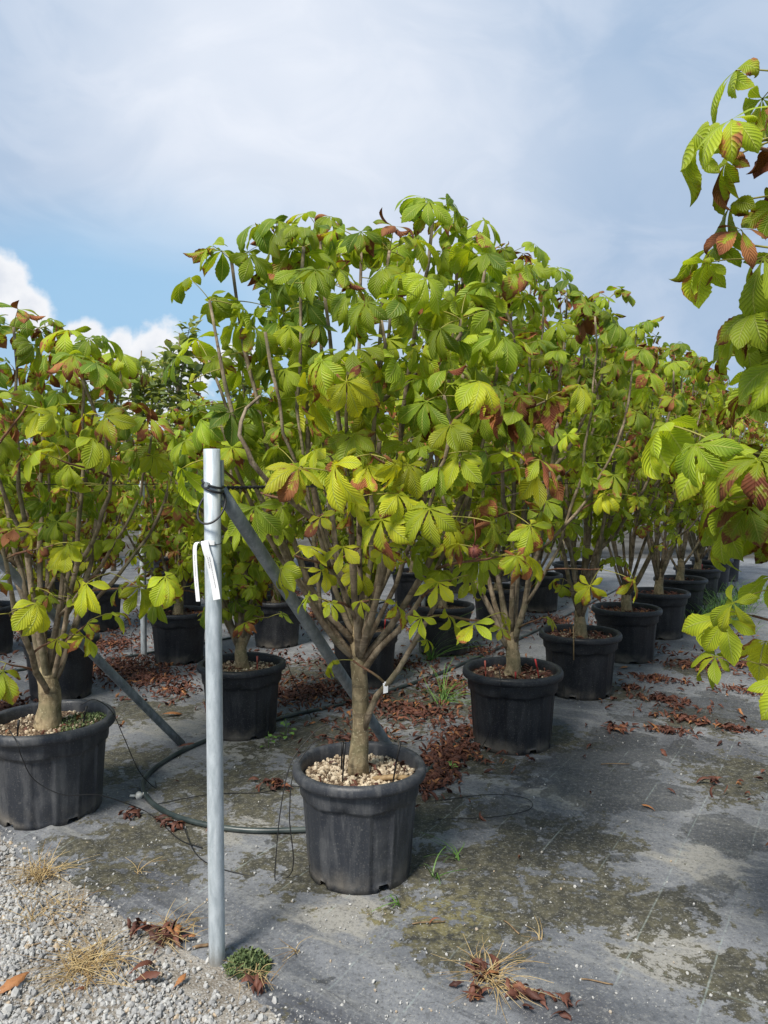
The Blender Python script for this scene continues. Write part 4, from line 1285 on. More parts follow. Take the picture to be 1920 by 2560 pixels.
def support_post(loc, label, height=1.68, r=0.0265, brace=True, bolt=True, bdir=ROWD, blen=1.47):
    root = empty('support_post', loc)
    tag(root, label, 'post', 'galvanised steel posts at the rows')
    V, F = lathe([(r * 0.82, 0.2), (r * 0.82, height - 0.002), (r * 0.9, height), (r, height - 0.002), (r, height * 0.66), (r, height * 0.33), (r, 0.0)], 28)
    po = MB().add(V, F)
    po.build('post_tube', M['steel'], root)
    if brace:
        d = np.asarray(bdir)
        a = d * 0.042 + np.array([0, 0, height - 0.135])
        b = d * blen + np.array([0, 0, 0.012])
        ax = (b - a) / np.linalg.norm(b - a)
        ts = np.linspace(0, 1, 14)
        P = a + (b - a) * ts[:, None]
        br = MB().tube(P, 0.0235, 18).build('brace', M['dull_steel'], root)
        # flattened ear that takes the bolt
        ear = MB().box(d * 0.036 + np.array([0, 0, height - 0.10]), (0.012, 0.030, 0.13), np.array(Euler((0, 0, math.atan2(d[1], d[0]))).to_matrix()))
        ear.build('brace_ear', M['steel'], br, False)
    if bolt:
        hx = MB()
        ang = R(252)
        c = np.array([math.cos(ang) * (r + 0.003), math.sin(ang) * (r + 0.003), height - 0.115])
        dd = np.array([math.cos(ang), math.sin(ang), 0])
        hx.tube([c - dd * 0.004, c + dd * 0.003], 0.0095, 14)
        hx.tube([c + dd * 0.003, c + dd * 0.009], 0.0075, 6)
        hx.build('bolt', M['dull_steel'], root, False)
    return root


support_post((-0.55, 2.46, 0.0), 'galvanised steel post in front with white label strips and a slanting brace', 1.69, bdir=(0.432, 0.902, 0.0), blen=1.62)
support_post((-1.985, 3.265, 0.0), 'post outside the left edge whose slanting steel brace crosses the left pot', 1.69)
for x, y, lab in [(1.575, 5.98, 'steel post rising behind the third path-side pot'), (0.36, 7.13, 'steel post in the second row behind the front trunk'), (-2.13, 6.75, 'thin-looking steel post left of the leaf-filled pot'),
                  (-1.76, 10.0, 'distant steel post seen between the front post and its brace'), (4.75, 11.1, 'distant steel post at the end of the path-side row')]:
    support_post((x, y, 0.0), lab, 1.72, 0.0265, False, False)

# tension cables along the rows
def cable(p0, length, label, wrap=False, name='tension_cable', z=1.565):
    mb = MB()
    p0 = np.array(p0, float)
    n = 60
    ts = np.linspace(0.06, length, n)
    P = p0 + ROWD * ts[:, None]
    P[:, 2] = z - 0.012 * np.sin(np.linspace(0, math.pi, n))
    root = empty(name, (p0[0], p0[1], z))
    tag(root, label, 'cable', 'black tension cables along the rows')
    o = np.array([p0[0], p0[1], z])
    MB().tube(P - o, 0.0028, 6).build('line', M['black_cable'], root)
    if wrap:
        for ph in (0, math.pi):
            ts = np.linspace(0.035, 0.30, 60)
            Q = ROWD * ts[:, None]
            perp = np.array([-ROWD[1], ROWD[0], 0])
            Q = Q + perp * (0.0042 * np.cos(ts * 150 + ph))[:, None] + np.array([0, 0, 1.0]) * (0.0042 * np.sin(ts * 150 + ph) - 0.001)[:, None]
            MB().tube(Q, 0.0034, 6).build('twisted_strand', M['black_cable'], root)
        ang = np.linspace(0, 4 * math.pi, 80)
        rr = 0.0265 + 0.0045
        a0 = math.atan2(ROWD[1], ROWD[0])
        Q = np.stack([rr * np.cos(ang + a0), rr * np.sin(ang + a0), 0.022 - 0.030 * ang / (4 * math.pi) + 0.010 * np.sin(ang)], 1)
        Q[:, :2] += np.outer(np.maximum(0, np.cos(ang)) ** 6, ROWD[:2]) * 0.014
        MB().tube(Q, 0.0040, 7).build('post_loop', M['black_cable'], root)
        # loose tail drooping round the post
        ang = np.linspace(0, 2 * math.pi, 50)
        Q = np.stack([(0.037 + 0.010 * np.sin(ang / 2)) * np.cos(ang + a0), (0.037 + 0.010 * np.sin(ang / 2)) * np.sin(ang + a0), -0.005 - 0.052 * (1 - np.cos(ang)) + 0.018 * np.sin(ang)], 1)
        MB().tube(Q, 0.0036, 7).build('loose_loop', M['black_cable'], root)
    return root


cable((-0.55, 2.46, 0), 13.0, 'black tension cable twisted round the front steel post', True)
cable((-1.985, 3.265, 0), 10.0, 'thin black cable running across the left-hand tree')

# printed label strips on the front post
def tag_strip(name, loc, P, side, w, label, lines):
    root = empty(name, loc)
    tag(root, label, 'plant label', 'white label strips tied to the front post')
    MB().ribbon(P, side, w).build('strip', M['white_label'], root, False)
    ink = MB()
    g = np.random.default_rng(len(P) + int(w * 1e5))
    P = np.asarray(P)
    T = np.gradient(P, axis=0)
    cum = np.concatenate([[0], np.cumsum(np.linalg.norm(np.diff(P, axis=0), axis=1))])
    side = np.asarray(side, float)
    for off, s0, s1, h in lines:
        s = s0
        while s < s1:
            ln = g.uniform(0.0016, 0.003)
            p = np.array([np.interp(s + ln / 2, cum, P[:, k]) for k in range(3)])
            tt = np.array([np.interp(s + ln / 2, cum, T[:, k]) for k in range(3)])
            tt /= np.linalg.norm(tt)
            nn = np.cross(tt, side)
            nn /= np.linalg.norm(nn)
            if nn[1] > 0:
                nn = -nn
            ink.box(p + side * off + nn * 0.0011, (ln * 0.8, h, 0.0002), np.stack([tt, side, nn], 1))
            s += ln + (g.uniform(0.0012, 0.003) if g.random() < 0.14 else 0.0004)
    tag(ink.build('small_print', M['label_ink'], root, False), kind='stuff')
    return root


py = 2.46 - 0.0265
tag_strip('plant_label', (-0.555, py, 1.37), bez((-0.014, -0.004, 0.028), (-0.012, -0.014, 0.024), (-0.010, -0.012, 0.0), (0.002, -0.010, -0.03), 6).tolist() + bez((0.002, -0.010, -0.032), (0.010, -0.006, -0.08), (0.018, -0.008, -0.11), (0.0245, -0.012, -0.158), 10).tolist(),
          (0.985, 0.0, 0.17), 0.0115, 'white printed label strip lying across the front of the steel post', [(0.002, 0.055, 0.155, 0.0016), (-0.004, 0.050, 0.09, 0.0015)])
tag_strip('plant_label', (-0.595, py, 1.37), bez((0.022, 0.006, 0.012), (0.012, -0.012, 0.030), (-0.004, -0.010, 0.030), (-0.005, -0.006, 0.0), 7).tolist() + bez((-0.005, -0.006, -0.004), (-0.006, -0.003, -0.05), (-0.003, -0.002, -0.10), (0.004, -0.006, -0.165), 10).tolist(),
          (0.88, -0.42, 0.10), 0.0078, 'narrow white label strip hanging free at the side of the steel post', [(0.0, 0.07, 0.17, 0.0015)])
o = MB()
ang = np.linspace(0, 2 * math.pi, 40)
o.tube(np.stack([0.0285 * np.cos(ang), 0.0285 * np.sin(ang), 0.003 * np.sin(ang)], 1), 0.0014, 6)
o = o.build('wire_tie', M['black_cable'])
o.location = (-0.55, 2.46, 1.388)
tag(o, 'thin black wire holding the label strips on the front post', 'wire')
o = MB().ribbon(np.stack([0.0295 * np.cos(np.linspace(4.0, 5.1, 8)), 0.0295 * np.sin(np.linspace(4.0, 5.1, 8)), np.full(8, 0.0)], 1), (0, 0, 1), 0.0075).build('paper_collar', M['white_label'], None, False)
o.location = (-0.55, 2.46, 1.392)
tag(o, 'short white paper collar folded round the front post above the labels', 'label')
# small white label on a branch fork of the front tree
o = MB().ribbon(np.array([(0, 0, 0.018), (0.003, -0.004, 0.0), (0.002, -0.003, -0.026)]), (0.9, -0.3, 0.3), 0.010).build('branch_label', M['white_label'], None, False)
o.location = (0.004, 2.962, 0.785)
tag(o, 'small white paper tag caught on the lower fork of the front tree', 'label')

# ---------------------------------------------------------------- irrigation
hose = empty('irrigation_hose', (-1.0, 3.8, 0.02))
tag(hose, 'dark green irrigation hose looping round the front pots on the ground', 'hose')
pts = [(6.2, 13.9), (3.0, 8.75), (1.45, 6.25), (0.98, 5.42), (0.55, 4.73), (0.21, 3.99), (0.06, 3.55), (-0.08, 3.42), (-0.37, 3.37), (-0.66, 3.375), (-0.96, 3.50), (-1.17, 3.72), (-1.255, 3.98), (-1.19, 4.30), (-1.0, 4.63),
       (-0.62, 5.02), (-0.24, 5.33), (0.2, 5.80), (0.67, 6.45), (1.6, 7.9), (3.6, 11.3)]
P = spline([(x + 1.0, y - 3.8, 0.0028) for x, y in pts], 8)
MB().tube(P, 0.0125, 12).build('pipe', M['irrigation_pipe'], hose)
cl = MB()
cd = np.array([-0.35, 0.94, 0.0])
cl.tube([np.array([-0.215, -0.06, 0.003]) - cd * 0.014, np.array([-0.215, -0.06, 0.003]) + cd * 0.014], 0.0165, 14)
cp = cl.build('hose_clip', M['white_clip'], hose)
for s in (-1, 1):
    MB().box(np.array([-0.215, -0.06, 0.006]) + np.array([0.94, 0.35, 0]) * 0.030 * s, (0.026, 0.012, 0.010), np.array(Euler((0.5 * s, 0.2, 0.4)).to_matrix())).build('clip_lug', M['white_clip'], cp)
h2 = MB().tube(spline([(-4.2, 5.2, 0.022), (-2.9, 6.3, 0.022), (-2.35, 6.62, 0.022), (-1.5, 7.5, 0.022), (-0.7, 8.6, 0.022), (0.6, 10.6, 0.022)], 10), 0.011, 10).build('irrigation_hose', M['irrigation_pipe'])
tag(h2, 'thin black supply pipe crossing the red litter behind the left pots', 'hose')


def drip(label, pts, r=0.0022):
    o = MB().tube(spline(pts, 8), r, 6).build('drip_tube', M['drip_tube'])
    return tag(o, label, 'drip tube', 'thin black drip tubes feeding the pots')


drip('drip tube arching from the weedy pot soil to the hose loop', [(-1.44, 3.60, 0.52), (-1.38, 3.62, 0.54), (-1.31, 3.64, 0.48), (-1.27, 3.68, 0.35), (-1.22, 3.76, 0.14), (-1.16, 3.82, 0.03), (-1.19, 3.93, 0.018)])
drip('drip tube hanging in a slack curve across the dusty left pot', [(-1.67, 3.38, 0.47), (-1.585, 3.27, 0.45), (-1.57, 3.275, 0.39), (-1.53, 3.30, 0.28), (-1.42, 3.33, 0.20), (-1.30, 3.40, 0.17), (-1.2, 3.48, 0.10), (-1.09, 3.53, 0.02), (-0.9, 3.30, 0.015), (-0.78, 3.22, 0.016)])
drip('double drip tube dropping from the left of the front pot rim', [(-0.15, 3.14, 0.53), (-0.24, 3.16, 0.57), (-0.33, 3.13, 0.50), (-0.385, 3.07, 0.42), (-0.415, 3.01, 0.26), (-0.43, 2.97, 0.06), (-0.43, 2.96, 0.012)])
drip('second drip tube falling close beside the front pot', [(-0.16, 3.16, 0.50), (-0.27, 3.12, 0.52), (-0.36, 3.04, 0.42), (-0.375, 2.99, 0.26), (-0.375, 2.98, 0.02), (-0.60, 3.02, 0.012), (-0.78, 3.15, 0.014), (-0.93, 3.45, 0.03)])
drip('drip tube trailing on the mossy cloth behind the steel post', [(-1.1, 3.62, 0.03), (-0.86, 3.78, 0.014), (-0.62, 3.80, 0.014), (-0.48, 3.88, 0.014), (-0.3, 3.83, 0.014)])
drip('thin tube lying in a hairpin on the cloth right of the front pot', [(0.25, 3.70, 0.014), (0.55, 3.78, 0.013), (0.71, 3.72, 0.013), (0.69, 3.60, 0.013), (0.5, 3.52, 0.013), (0.25, 3.50, 0.013)], 0.0015)
drip('drip tube down the face of the second path-side pot', [(0.66, 4.36, 0.50), (0.655, 4.27, 0.455), (0.65, 4.265, 0.38), (0.60, 4.31, 0.15), (0.55, 4.36, 0.02)])
drip('drip tube trailing from the pot between post and brace', [(-0.75, 4.70, 0.50), (-0.62, 4.70, 0.48), (-0.57, 4.72, 0.36), (-0.50, 4.80, 0.16), (-0.47, 4.95, 0.02)])
drip('short tube standing beside the leaf-filled pot', [(-2.06, 6.45, 0.36), (-2.12, 6.40, 0.28), (-2.11, 6.38, 0.12), (-2.08, 6.4, 0.015)])


def stake(label, loc, h, lean, mat, r=0.004, name='drip_stake', group='stakes pushed into the pots'):
    mb = MB()
    P = np.array([(0, 0, -0.03), (lean[0] * 0.5, lean[1] * 0.5, h * 0.5), (lean[0], lean[1], h)])
    mb.tube(P, [r * 0.8, r, r * 1.1], 6)
    mb.tube(P[1:] + [0, 0, h * 0.3 * 0], [r * 1.0, r * 1.45], 6)
    o = mb.build(name, M[mat])
    o.location = loc
    return tag(o, label, 'stake', group)


stake('black drip stake left of the front trunk', (-0.165, 2.965, 0.40), 0.155, (0.012, 0.01), 'drip_tube')
stake('black drip stake leaning right of the front trunk', (0.03, 2.96, 0.40), 0.16, (0.035, 0.02), 'drip_tube')
stake('second black stake behind the left stake of the front pot', (-0.175, 3.06, 0.40), 0.13, (0.008, 0.0), 'drip_tube')
stake('black drip stake in the mossy soil of the dusty left pot', (-1.435, 3.60, 0.41), 0.10, (0.02, 0.01), 'drip_tube')
stake('black drip stake by the stones of the dusty left pot', (-1.66, 3.42, 0.41), 0.095, (0.012, 0.0), 'drip_tube')
for lab, (x, y), h, ln, mt in [
        ('faded pink stake at the left rim of the second path-side pot', (0.60, 4.46), 0.125, (-0.008, 0.0), 'pink_plastic'),
        ('bright red stake at the front of the second path-side pot', (0.755, 4.36), 0.085, (0.0, 0.0), 'red_plastic'),
        ('red stake leaning at the right of the second path-side pot', (0.92, 4.48), 0.13, (-0.03, 0.0), 'red_plastic'),
        ('red stake at the left rim of the pot between post and brace', (-1.035, 4.66), 0.12, (-0.004, 0.0), 'red_plastic'),
        ('shorter red stake beside the first in the pot between post and brace', (-1.01, 4.62), 0.10, (0.006, 0.0), 'red_plastic'),
        ('faded red stake at the right of the pot between post and brace', (-0.78, 4.68), 0.10, (0.0, 0.0), 'pink_plastic'),
        ('red stake in the half-hidden pot behind the left tree', (-2.25, 5.40), 0.12, (0.0, 0.0), 'red_plastic'),
        ('red stake in the pot behind the front trunk', (0.0, 5.80), 0.12, (0.01, 0.0), 'red_plastic'),
        ('red stake in the seventh path-side pot', (3.95, 9.5), 0.12, (0.0, 0.0), 'red_plastic'),
        ('red stake among the dead leaves of the leaf-filled pot', (-1.93, 6.50), 0.07, (0.0, 0.0), 'red_plastic')]:
    stake(lab, (x, y, 0.40), h, ln, mt, 0.0042, 'red_stake')
o = MB().tube([(0, 0, 0.0), (0.004, 0, -0.11), (0.003, -0.01, -0.24)], 0.0045, 6).build('cane_stub', M['bamboo'])
o.location = (1.325, 5.335, 0.56)
tag(o, 'thin brown cane hanging over the rim of the third path-side pot', 'cane')
o = MB().tube([(0, 0, 0), (0.09, 0.01, 0.004), (0.17, 0.0, 0.002)], [0.010, 0.012, 0.009], 7).build('wood_splinter', M['bamboo'])
o.location = (-0.045, 2.985, 0.408)
tag(o, 'pale split stick lying on the pumice of the front pot', 'stick')

# spiky conker hanging from a twig
g = np.random.default_rng(3)
o = MB()
V, F = lathe([(0.002, -0.019), (0.011, -0.016), (0.018, -0.007), (0.019, 0.003), (0.014, 0.013), (0.002, 0.019)], 14)
o.add(V, F)
for _ in range(70):
    d = g.normal(0, 1, 3)
    d /= np.linalg.norm(d)
    o.tube([d * 0.016, d * 0.0255], [0.0018, 0.0003], 4)
o.tube([(0, 0, 0.017), (0.004, 0.0, 0.05), (0.0, 0.01, 0.10)], 0.0018, 5)
fr = o.build('conker', M['burr'], treeA)
fr.location = (0.275 + 0.10, 2.33 - 3.06, 1.365)
# pale green ties round the second tree's stems
for k, (dx, dz) in enumerate([(0.06, 1.42), (0.10, 1.22)]):
    ang = np.linspace(0, 2 * math.pi, 16)
    o = MB().tube(np.stack([0.03 * np.cos(ang), 0.03 * np.sin(ang), 0.004 * np.sin(ang)], 1), 0.003, 5).build('stem_tie', M['green_tie'])
    o.location = (0.80 + dx, 4.42, dz)
    tag(o, ['upper pale green tie on the stems of the second path-side tree', 'lower pale green tie on the stems of the second path-side tree'][k], 'tie')


# ---------------------------------------------------------------- leaf litter and weeds on the ground
def litter(label, spots, name='leaf_litter', seed=0, zb=0.010, dens=2.3):
    g = np.random.default_rng(seed)
    pl = []
    for (x, y, rx, ry, n) in spots:
        for _ in range(int(n * dens)):
            a = g.uniform(0, 6.28)
            q = abs(g.normal(0, 0.6))
            lx, ly = rx * q * math.cos(a), ry * q * math.sin(a)
            px, py_ = x + lx * 0.849 + ly * 0.529, y - lx * 0.529 + ly * 0.849
            s = g.uniform(0.25, 0.9)
            pl.append((int(g.integers(len(DRY))), rmat(g.uniform(-.6, .6), g.uniform(-.6, .6), g.uniform(0, 6.28), s), np.array([px, py_, zb + 0.008 + 0.020 * g.random() * max(0, 1 - q) + 0.006]), g.random()))
    return tag(bake(name, DRY, pl, M['dry_leaf']), label, kind='stuff')


litter('drift of dark red dead leaves between the left pots', [(-2.2, 6.3, 0.7, 0.5, 420), (-2.6, 7.2, 0.6, 0.5, 200), (-1.85, 5.95, 0.4, 0.35, 160), (-1.55, 5.6, 0.35, 0.3, 60)], seed=1)
litter('dark red dead leaves heaped behind the dusty left pot', [(-2.6, 5.15, 0.6, 0.35, 220), (-2.1, 4.75, 0.3, 0.25, 60)], seed=2)
litter('red-brown dead leaves strewn between the front pot and the second row', [(-0.52, 5.62, 0.35, 0.3, 150), (-0.65, 5.45, 0.3, 0.2, 60), (0.2, 5.1, 0.5, 0.35, 160), (0.5, 5.75, 0.4, 0.35, 130), (-0.12, 4.5, 0.4, 0.3, 90), (0.16, 6.4, 0.5, 0.4, 110), (-0.3, 6.7, 0.5, 0.4, 90), (-1.1, 6.6, 0.5, 0.4, 110), (0.9, 6.9, 0.4, 0.4, 70), (-0.2, 5.3, 1.1, 0.9, 150), (-0.9, 5.8, 0.9, 0.7, 90), (0.45, 4.3, 0.35, 0.5, 50), (1.2, 6.2, 0.6, 0.6, 90)], seed=3)
litter('strip of bright red-brown dead leaves along the black hose', [(0.27, 3.95, 0.10, 0.22, 150), (0.36, 4.30, 0.13, 0.28, 180), (0.46, 4.62, 0.16, 0.25, 80)], seed=4)
litter('clump of dead leaves on the moss left of the front pot', [(-0.56, 3.88, 0.10, 0.07, 34), (-1.18, 3.52, 0.05, 0.05, 12), (-0.98, 3.42, 0.10, 0.04, 16)], seed=5, dens=1.2)
litter('sparse dead leaves under the rear rows', [(-3.2, 7.6, 1.2, 1.0, 260), (-2.2, 8.8, 1.2, 1.2, 260), (-0.8, 8.6, 1.0, 1.0, 220), (0.4, 8.6, 1.0, 1.2, 240), (-1.4, 10.4, 1.5, 1.2, 240), (1.9, 8.3, 0.8, 0.9, 200), (3.0, 9.4, 0.8, 1.0, 160), (-3.8, 6.2, 0.8, 0.8, 160)], seed=16)
litter('thin scatter of dead leaves on the path between the rows', [(1.97, 5.40, 0.22, 0.08, 42), (2.15, 5.95, 0.3, 0.12, 60), (1.85, 5.70, 0.15, 0.1, 20), (2.6, 6.35, 0.35, 0.14, 80), (3.4, 7.75, 0.4, 0.2, 70), (1.97, 4.95, 0.2, 0.08, 40), (1.75, 4.72, 0.2, 0.06, 40),
        (2.2, 4.75, 0.2, 0.08, 26), (3.0, 6.4, 0.4, 0.2, 60), (1.45, 4.75, 0.12, 0.08, 14), (2.7, 5.6, 0.3, 0.15, 40), (2.4, 7.2, 0.3, 0.2, 30), (2.0, 5.2, 0.8, 0.8, 45), (1.7, 3.9, 0.6, 0.5, 12), (2.8, 6.6, 0.9, 0.6, 45)], seed=6)
litter('curled dead leaves caught in the dry tuft at the lower edge', [(0.31, 2.40, 0.06, 0.05, 16), (0.42, 2.28, 0.13, 0.05, 20), (0.27, 2.27, 0.08, 0.04, 10), (0.55, 2.24, 0.06, 0.03, 6)], seed=7, dens=1.2)
litter('curled brown leaves lying on the gravel beside the steel post', [(-0.74, 2.57, 0.09, 0.06, 26), (-0.86, 2.60, 0.06, 0.05, 8), (-0.40, 2.31, 0.05, 0.03, 8)], seed=8, zb=0.016, dens=1.2)

BIG = []
g = np.random.default_rng(77)
for i in range(4):
    V, F, U = leaflet(g, 0.13, 0.026, 0.5, [0.9, 1.6, 0.4, 2.2][i], [1.6, 2.0, 1.2, 2.4][i], 12, 6, g.uniform(-.3, .3), g.uniform(-.9, .9), 0.2, 0.25)
    V -= V.mean(0)
    V[:, 2] -= V[:, 2].min()
    BIG.append(MB().add(V, F, U, [0.97, 0.8, 0.6, 0.9][i]).mesh('fallen_leaf', M['dry_leaf']))
for lab, (x, y), k, rz, s in [
        ('orange-brown curled leaf at the lower left corner on the gravel', (-1.16, 2.31), 0, 0.6, 1.0), ('large folded orange-brown leaf beside the straw on the gravel', (-0.775, 2.385), 1, 1.0, 1.0),
        ('dark brown leaf half under the folded leaf on the gravel', (-0.745, 2.34), 2, 0.15, 0.8), ('small rust-coloured leaf lying alone on pale gravel', (-0.64, 2.34), 0, 0.9, 0.5),
        ('single tiny brown leaf on the gravel near the bottom edge', (-0.93, 2.29), 3, 0.4, 0.4), ('single orange leaf on the wet cloth right of the path-side pots', (1.27, 3.62), 0, 2.0, 0.6),
        ('red-brown leaf on the cloth at the right edge', (1.80, 3.30), 2, 0.8, 0.8), ('curled dark leaf on the cloth next to the right-edge leaf', (1.66, 3.22), 3, 2.0, 0.6),
        ('orange leaf against the foot of the fourth path-side pot', (1.99, 6.32), 0, 0.3, 0.8), ('orange leaf on the silt behind the dusty left pot', (-1.42, 5.05), 0, 0.2, 1.2),
        ('single brown leaf on pale silt by the brace foot', (-1.1, 5.0), 1, 0.4, 0.7), ('brown leaf lying beside the tip of the left brace', (-1.17, 4.44), 2, 0.5, 0.8),
        ('small brown leaf alone on the mossy cloth in the lower right', (0.56, 3.12), 3, 1.0, 0.4), ('tiny red leaf on the cloth below the front pot', (0.18, 2.66), 3, 2.6, 0.45),
        ('curled brown leaf under the hose loop', (-0.78, 3.40), 2, 1.2, 0.6), ('rust leaf on the pumice of the front pot, left side', (-0.25, 2.93), 0, 2.4, 0.45),
        ('rust leaf standing by the left stake in the front pot', (-0.165, 2.90), 1, 1.2, 0.42)]:
    o = bpy.data.objects.new('fallen_leaf', BIG[k])
    zb = 0.402 if 'front pot,' in lab or 'in the front pot' in lab else (0.018 if edge_d(x, y) > 0 else 0.011)
    o.location = (x, y, zb)
    o.rotation_euler = (g.uniform(-.2, .2), g.uniform(-.2, .2), rz)
    o.scale = (s, s, s)
    link(o)
    tag(o, lab, 'fallen leaf', 'single fallen leaves')


def tuft(loc, label, n, L, mat, spread=1.0, seed=0, name='dry_grass_tuft', cat='dry grass', w=0.0016, z=0.0, flatten=0.6, group=None):
    g = np.random.default_rng(seed)
    mb = MB()
    for _ in range(n):
        a = g.uniform(0, 6.28)
        el = g.uniform(0.05, 1.3) * (1 - flatten) + 0.08
        l = L * g.uniform(0.45, 1.15)
        d = np.array([math.cos(a), math.sin(a), 0])
        b = np.array([g.normal(0, 0.022), g.normal(0, 0.022), 0]) * spread
        mid = b + d * l * 0.5 * math.cos(el) + np.array([g.normal(0, .012), g.normal(0, .012), l * 0.5 * math.sin(el) + 0.012])
        end = b + d * l * math.cos(el * 0.6) + np.array([g.normal(0, .02), g.normal(0, .02), max(0.004, l * math.sin(el) * 0.75)])
        P = bez(b, (b + mid) / 2 + [0, 0, 0.01], mid, end, 6)
        side = np.array([-d[1], d[0], 0.15])
        mb.ribbon(P, side / np.linalg.norm(side), np.linspace(w, w * 0.3, 6), 0.0003, a=g.random())
    o = mb.build(name, M[mat], None, False)
    o.location = (loc[0], loc[1], z)
    return tag(o, label, cat, group)


tuft((-1.36, 2.99), 'fan of straw-coloured dry grass at the left edge of the gravel', 110, 0.15, 'straw', 1.3, 1, z=0.015)
tuft((-0.95, 2.42), 'flattened mat of dry straw on the gravel near the lower left', 170, 0.15, 'straw', 2.2, 2, z=0.017, flatten=0.85)
tuft((-0.74, 2.60), 'dry grass tangled with brown leaves left of the steel post', 80, 0.11, 'straw', 1.4, 3, z=0.013)
tuft((0.34, 2.36), 'dry uprooted grass tuft with dead leaves at the bottom of the cloth', 70, 0.16, 'straw', 1.2, 4, z=0.011, flatten=0.75)
tuft((-0.29, 2.50), 'small yellow dry sprig on the cloth right of the steel post', 9, 0.07, 'straw', 0.3, 5, z=0.011, flatten=0.7)
tuft((-0.99, 3.02), 'small yellow dry sprig on the cloth at the gravel edge', 8, 0.09, 'straw', 0.4, 6, z=0.011, flatten=0.4)
tuft((0.54, 2.57), 'thin pale dead grass stalks splayed on the cloth', 7, 0.13, 'straw', 0.3, 7, z=0.011, flatten=0.8)
tuft((-0.41, 2.365), 'dead brown stems beside the green weed at the post foot', 40, 0.09, 'straw', 1.0, 8, z=0.012, flatten=0.5)
tuft((-1.22, 2.73), 'scattered straw lying at the left edge of the gravel', 50, 0.14, 'straw', 2.2, 9, z=0.016, flatten=0.9)
for i, (x, y, L, n, lab) in enumerate([(0.31, 3.13, 0.16, 7, 'slender green grass sprout right of the front pot'), (0.20, 2.98, 0.12, 6, 'second green grass sprout close to the front pot'), (0.05, 2.79, 0.11, 6, 'green grass blades at the foot of the front pot')]):
    tuft((x, y), lab, n, L, 'weed', 0.25, 20 + i, 'grass_sprout', 'weed', 0.0032, 0.011, 0.1, 'green weeds on the cloth')
tuft((0.42, 5.35), 'thin green grass clump beside the hose behind the front tree', 50, 0.34, 'weed', 1.3, 30, 'grass_clump', 'weed', 0.003, 0.011, 0.15)
tuft((0.40, 6.62), 'tall arching grass in front of the dark second-row pot', 34, 0.62, 'weed', 1.2, 31, 'grass_clump', 'weed', 0.004, 0.011, 0.0)
for i, (x, y, s) in enumerate([(3.5, 8.25, 1), (3.75, 8.55, 1), (3.25, 7.95, 0.7), (3.95, 8.9, 1.1), (4.2, 9.2, 1.0), (4.5, 9.7, 1), (3.7, 8.15, 0.6)]):
    tuft((x, y), ['tall grass at the foot of the sixth path-side pot', 'tall grass between the sixth and seventh path-side pots', 'lowest grass clump just past the fifth path-side pot', 'tallest grass clump by the seventh path-side pot', 'tall grass between the seventh and eighth path-side pots', 'farthest grass clump by the eighth path-side pot', 'short grass at the path edge of the grassy strip'][i], 90, 0.42 * s, 'weed', 5.0, 40 + i, 'grass_clump', 'weed', 0.0045, 0.004, 0.0, 'grass clumps by the far pots')


def broad_weed(loc, label, n, s, seed):
    g = np.random.default_rng(seed)
    root = empty('broadleaf_weed', (*loc, 0.010))
    tag(root, label, 'weed', 'green weeds on the cloth')
    for i in range(n):
        a = i * 2.4 + g.uniform(-.4, .4)
        V, F, U = leaflet(g, 0.05 * s, 0.014 * s, 0.4, 1.0, 0.3, 5, 3, 0, 0.2, 0.2)
        h = g.uniform(0.01, 0.11) * s
        ca, sa = math.cos(a), math.sin(a)
        V = V @ np.array([[ca, -sa, 0], [sa, ca, 0], [0, 0, 1]]).T + np.array([ca * 0.02 * s, sa * 0.02 * s, h])
        MB().add(V, F, U, g.uniform(0.5, 1.0)).build('leaf', M['weed'], root)
    MB().tube([(0, 0, 0), (0.004, 0.002, 0.06 * s), (0, 0, 0.12 * s)], 0.002, 5).build('stem', M['weed'], root)


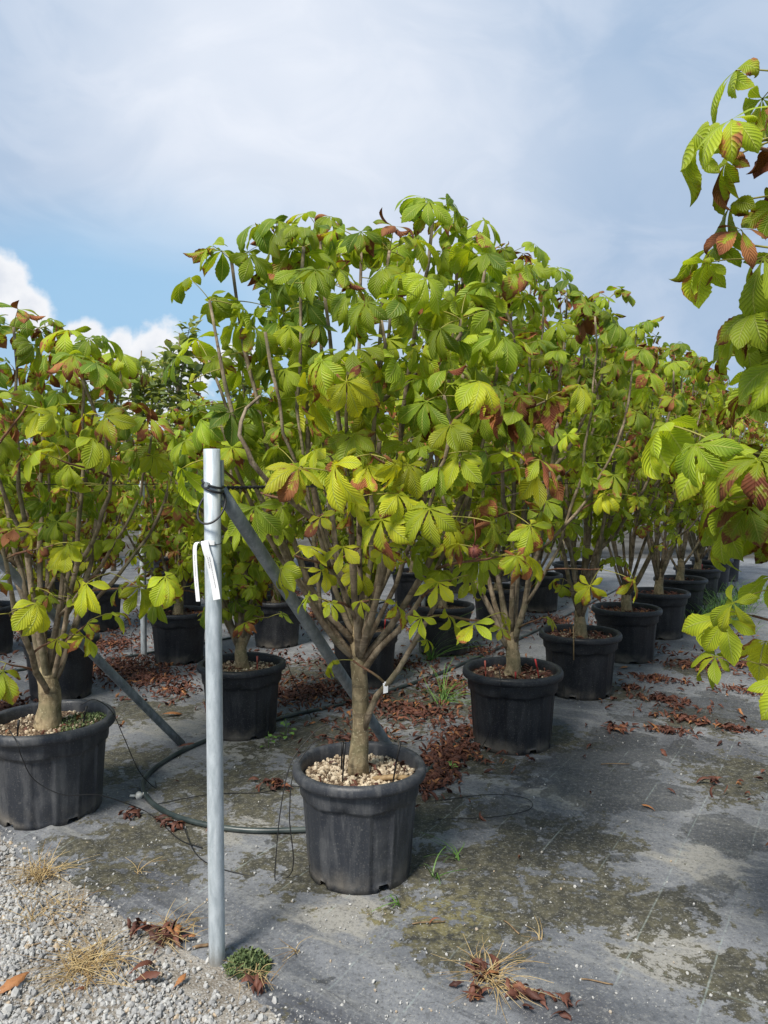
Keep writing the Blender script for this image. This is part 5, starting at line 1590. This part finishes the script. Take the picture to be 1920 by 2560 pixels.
broad_weed((-0.60, 4.62), 'young broad-leaved weed by the hose in front of the second-row pot', 8, 1.0, 1)
broad_weed((-0.68, 4.45), 'small weed left of the taller one beside the hose', 6, 0.8, 2)
broad_weed((0.0, 3.95), 'bright green weed behind the front pot at the brace', 9, 1.1, 3)
broad_weed((-0.12, 4.7), 'seedling on the moss between front trunk and hose', 5, 0.7, 4)
broad_weed((0.36, 4.05), 'tiny round-leaved seedling in the red leaf strip', 4, 0.6, 5)

# low mossy weed cushion at the foot of the post, and the weeds in the left pot
def cushion(loc, label, rx, ry, h, n, seed, name='low_weed', mat='moss_plant'):
    g = np.random.default_rng(seed)
    pl = []
    tm = [leaflet(np.random.default_rng(i), 0.016, 0.0035, 0.6, 0.8, 0.2, 3, 3) for i in range(3)]
    for _ in range(n):
        a, q = g.uniform(0, 6.28), math.sqrt(g.random())
        x, y = rx * q * math.cos(a), ry * q * math.sin(a)
        pl.append((int(g.integers(3)), rmat(g.uniform(-.6, .6), -g.uniform(0, 1.2), g.uniform(0, 6.28), g.uniform(0.7, 1.3)), np.array([x, y, h * (1 - q * q) * g.random()]), g.random()))
    o = bake(name, tm, pl, M[mat])
    o.location = loc
    return tag(o, label, 'weed', kind=None)


cushion((-0.44, 2.42, 0.012), 'low grey-green weed cushion at the foot of the steel post', 0.075, 0.065, 0.05, 700, 1)
cushion((-1.45, 3.66, 0.408), 'creeping green weed on the soil of the dusty left pot', 0.13, 0.15, 0.03, 600, 2)
# loose dead twigs on the cloth
for lab, p, L, a in [('thin dry twig on the cloth by the dead tuft', (0.47, 2.60), 0.09, 2.0), ('pale stick lying beside the dry tuft at the bottom', (0.62, 2.36), 0.10, -0.3), ('dark thin twig on the cloth below the front pot', (0.10, 2.66), 0.12, 0.1),
                     ('thin brown twig on the left gravel', (-1.22, 2.52), 0.14, 0.4), ('thick tan stem by the post foot', (-0.645, 2.52), 0.085, 0.25), ('straight straw on the wet cloth farther up the path', (1.2, 4.18), 0.16, 0.0)]:
    o = MB().tube(bez((0, 0, 0), (L * .3, 0.008, 0.004), (L * .7, -0.006, 0.003), (L, 0.004, 0), 6), 0.0024 if 'thick' not in lab else 0.0055, 6).build('fallen_twig', M['twig_wood'])
    o.location = (*p, 0.014)
    o.rotation_euler = (0, 0, a)
    tag(o, lab, 'twig', 'loose twigs on the ground')
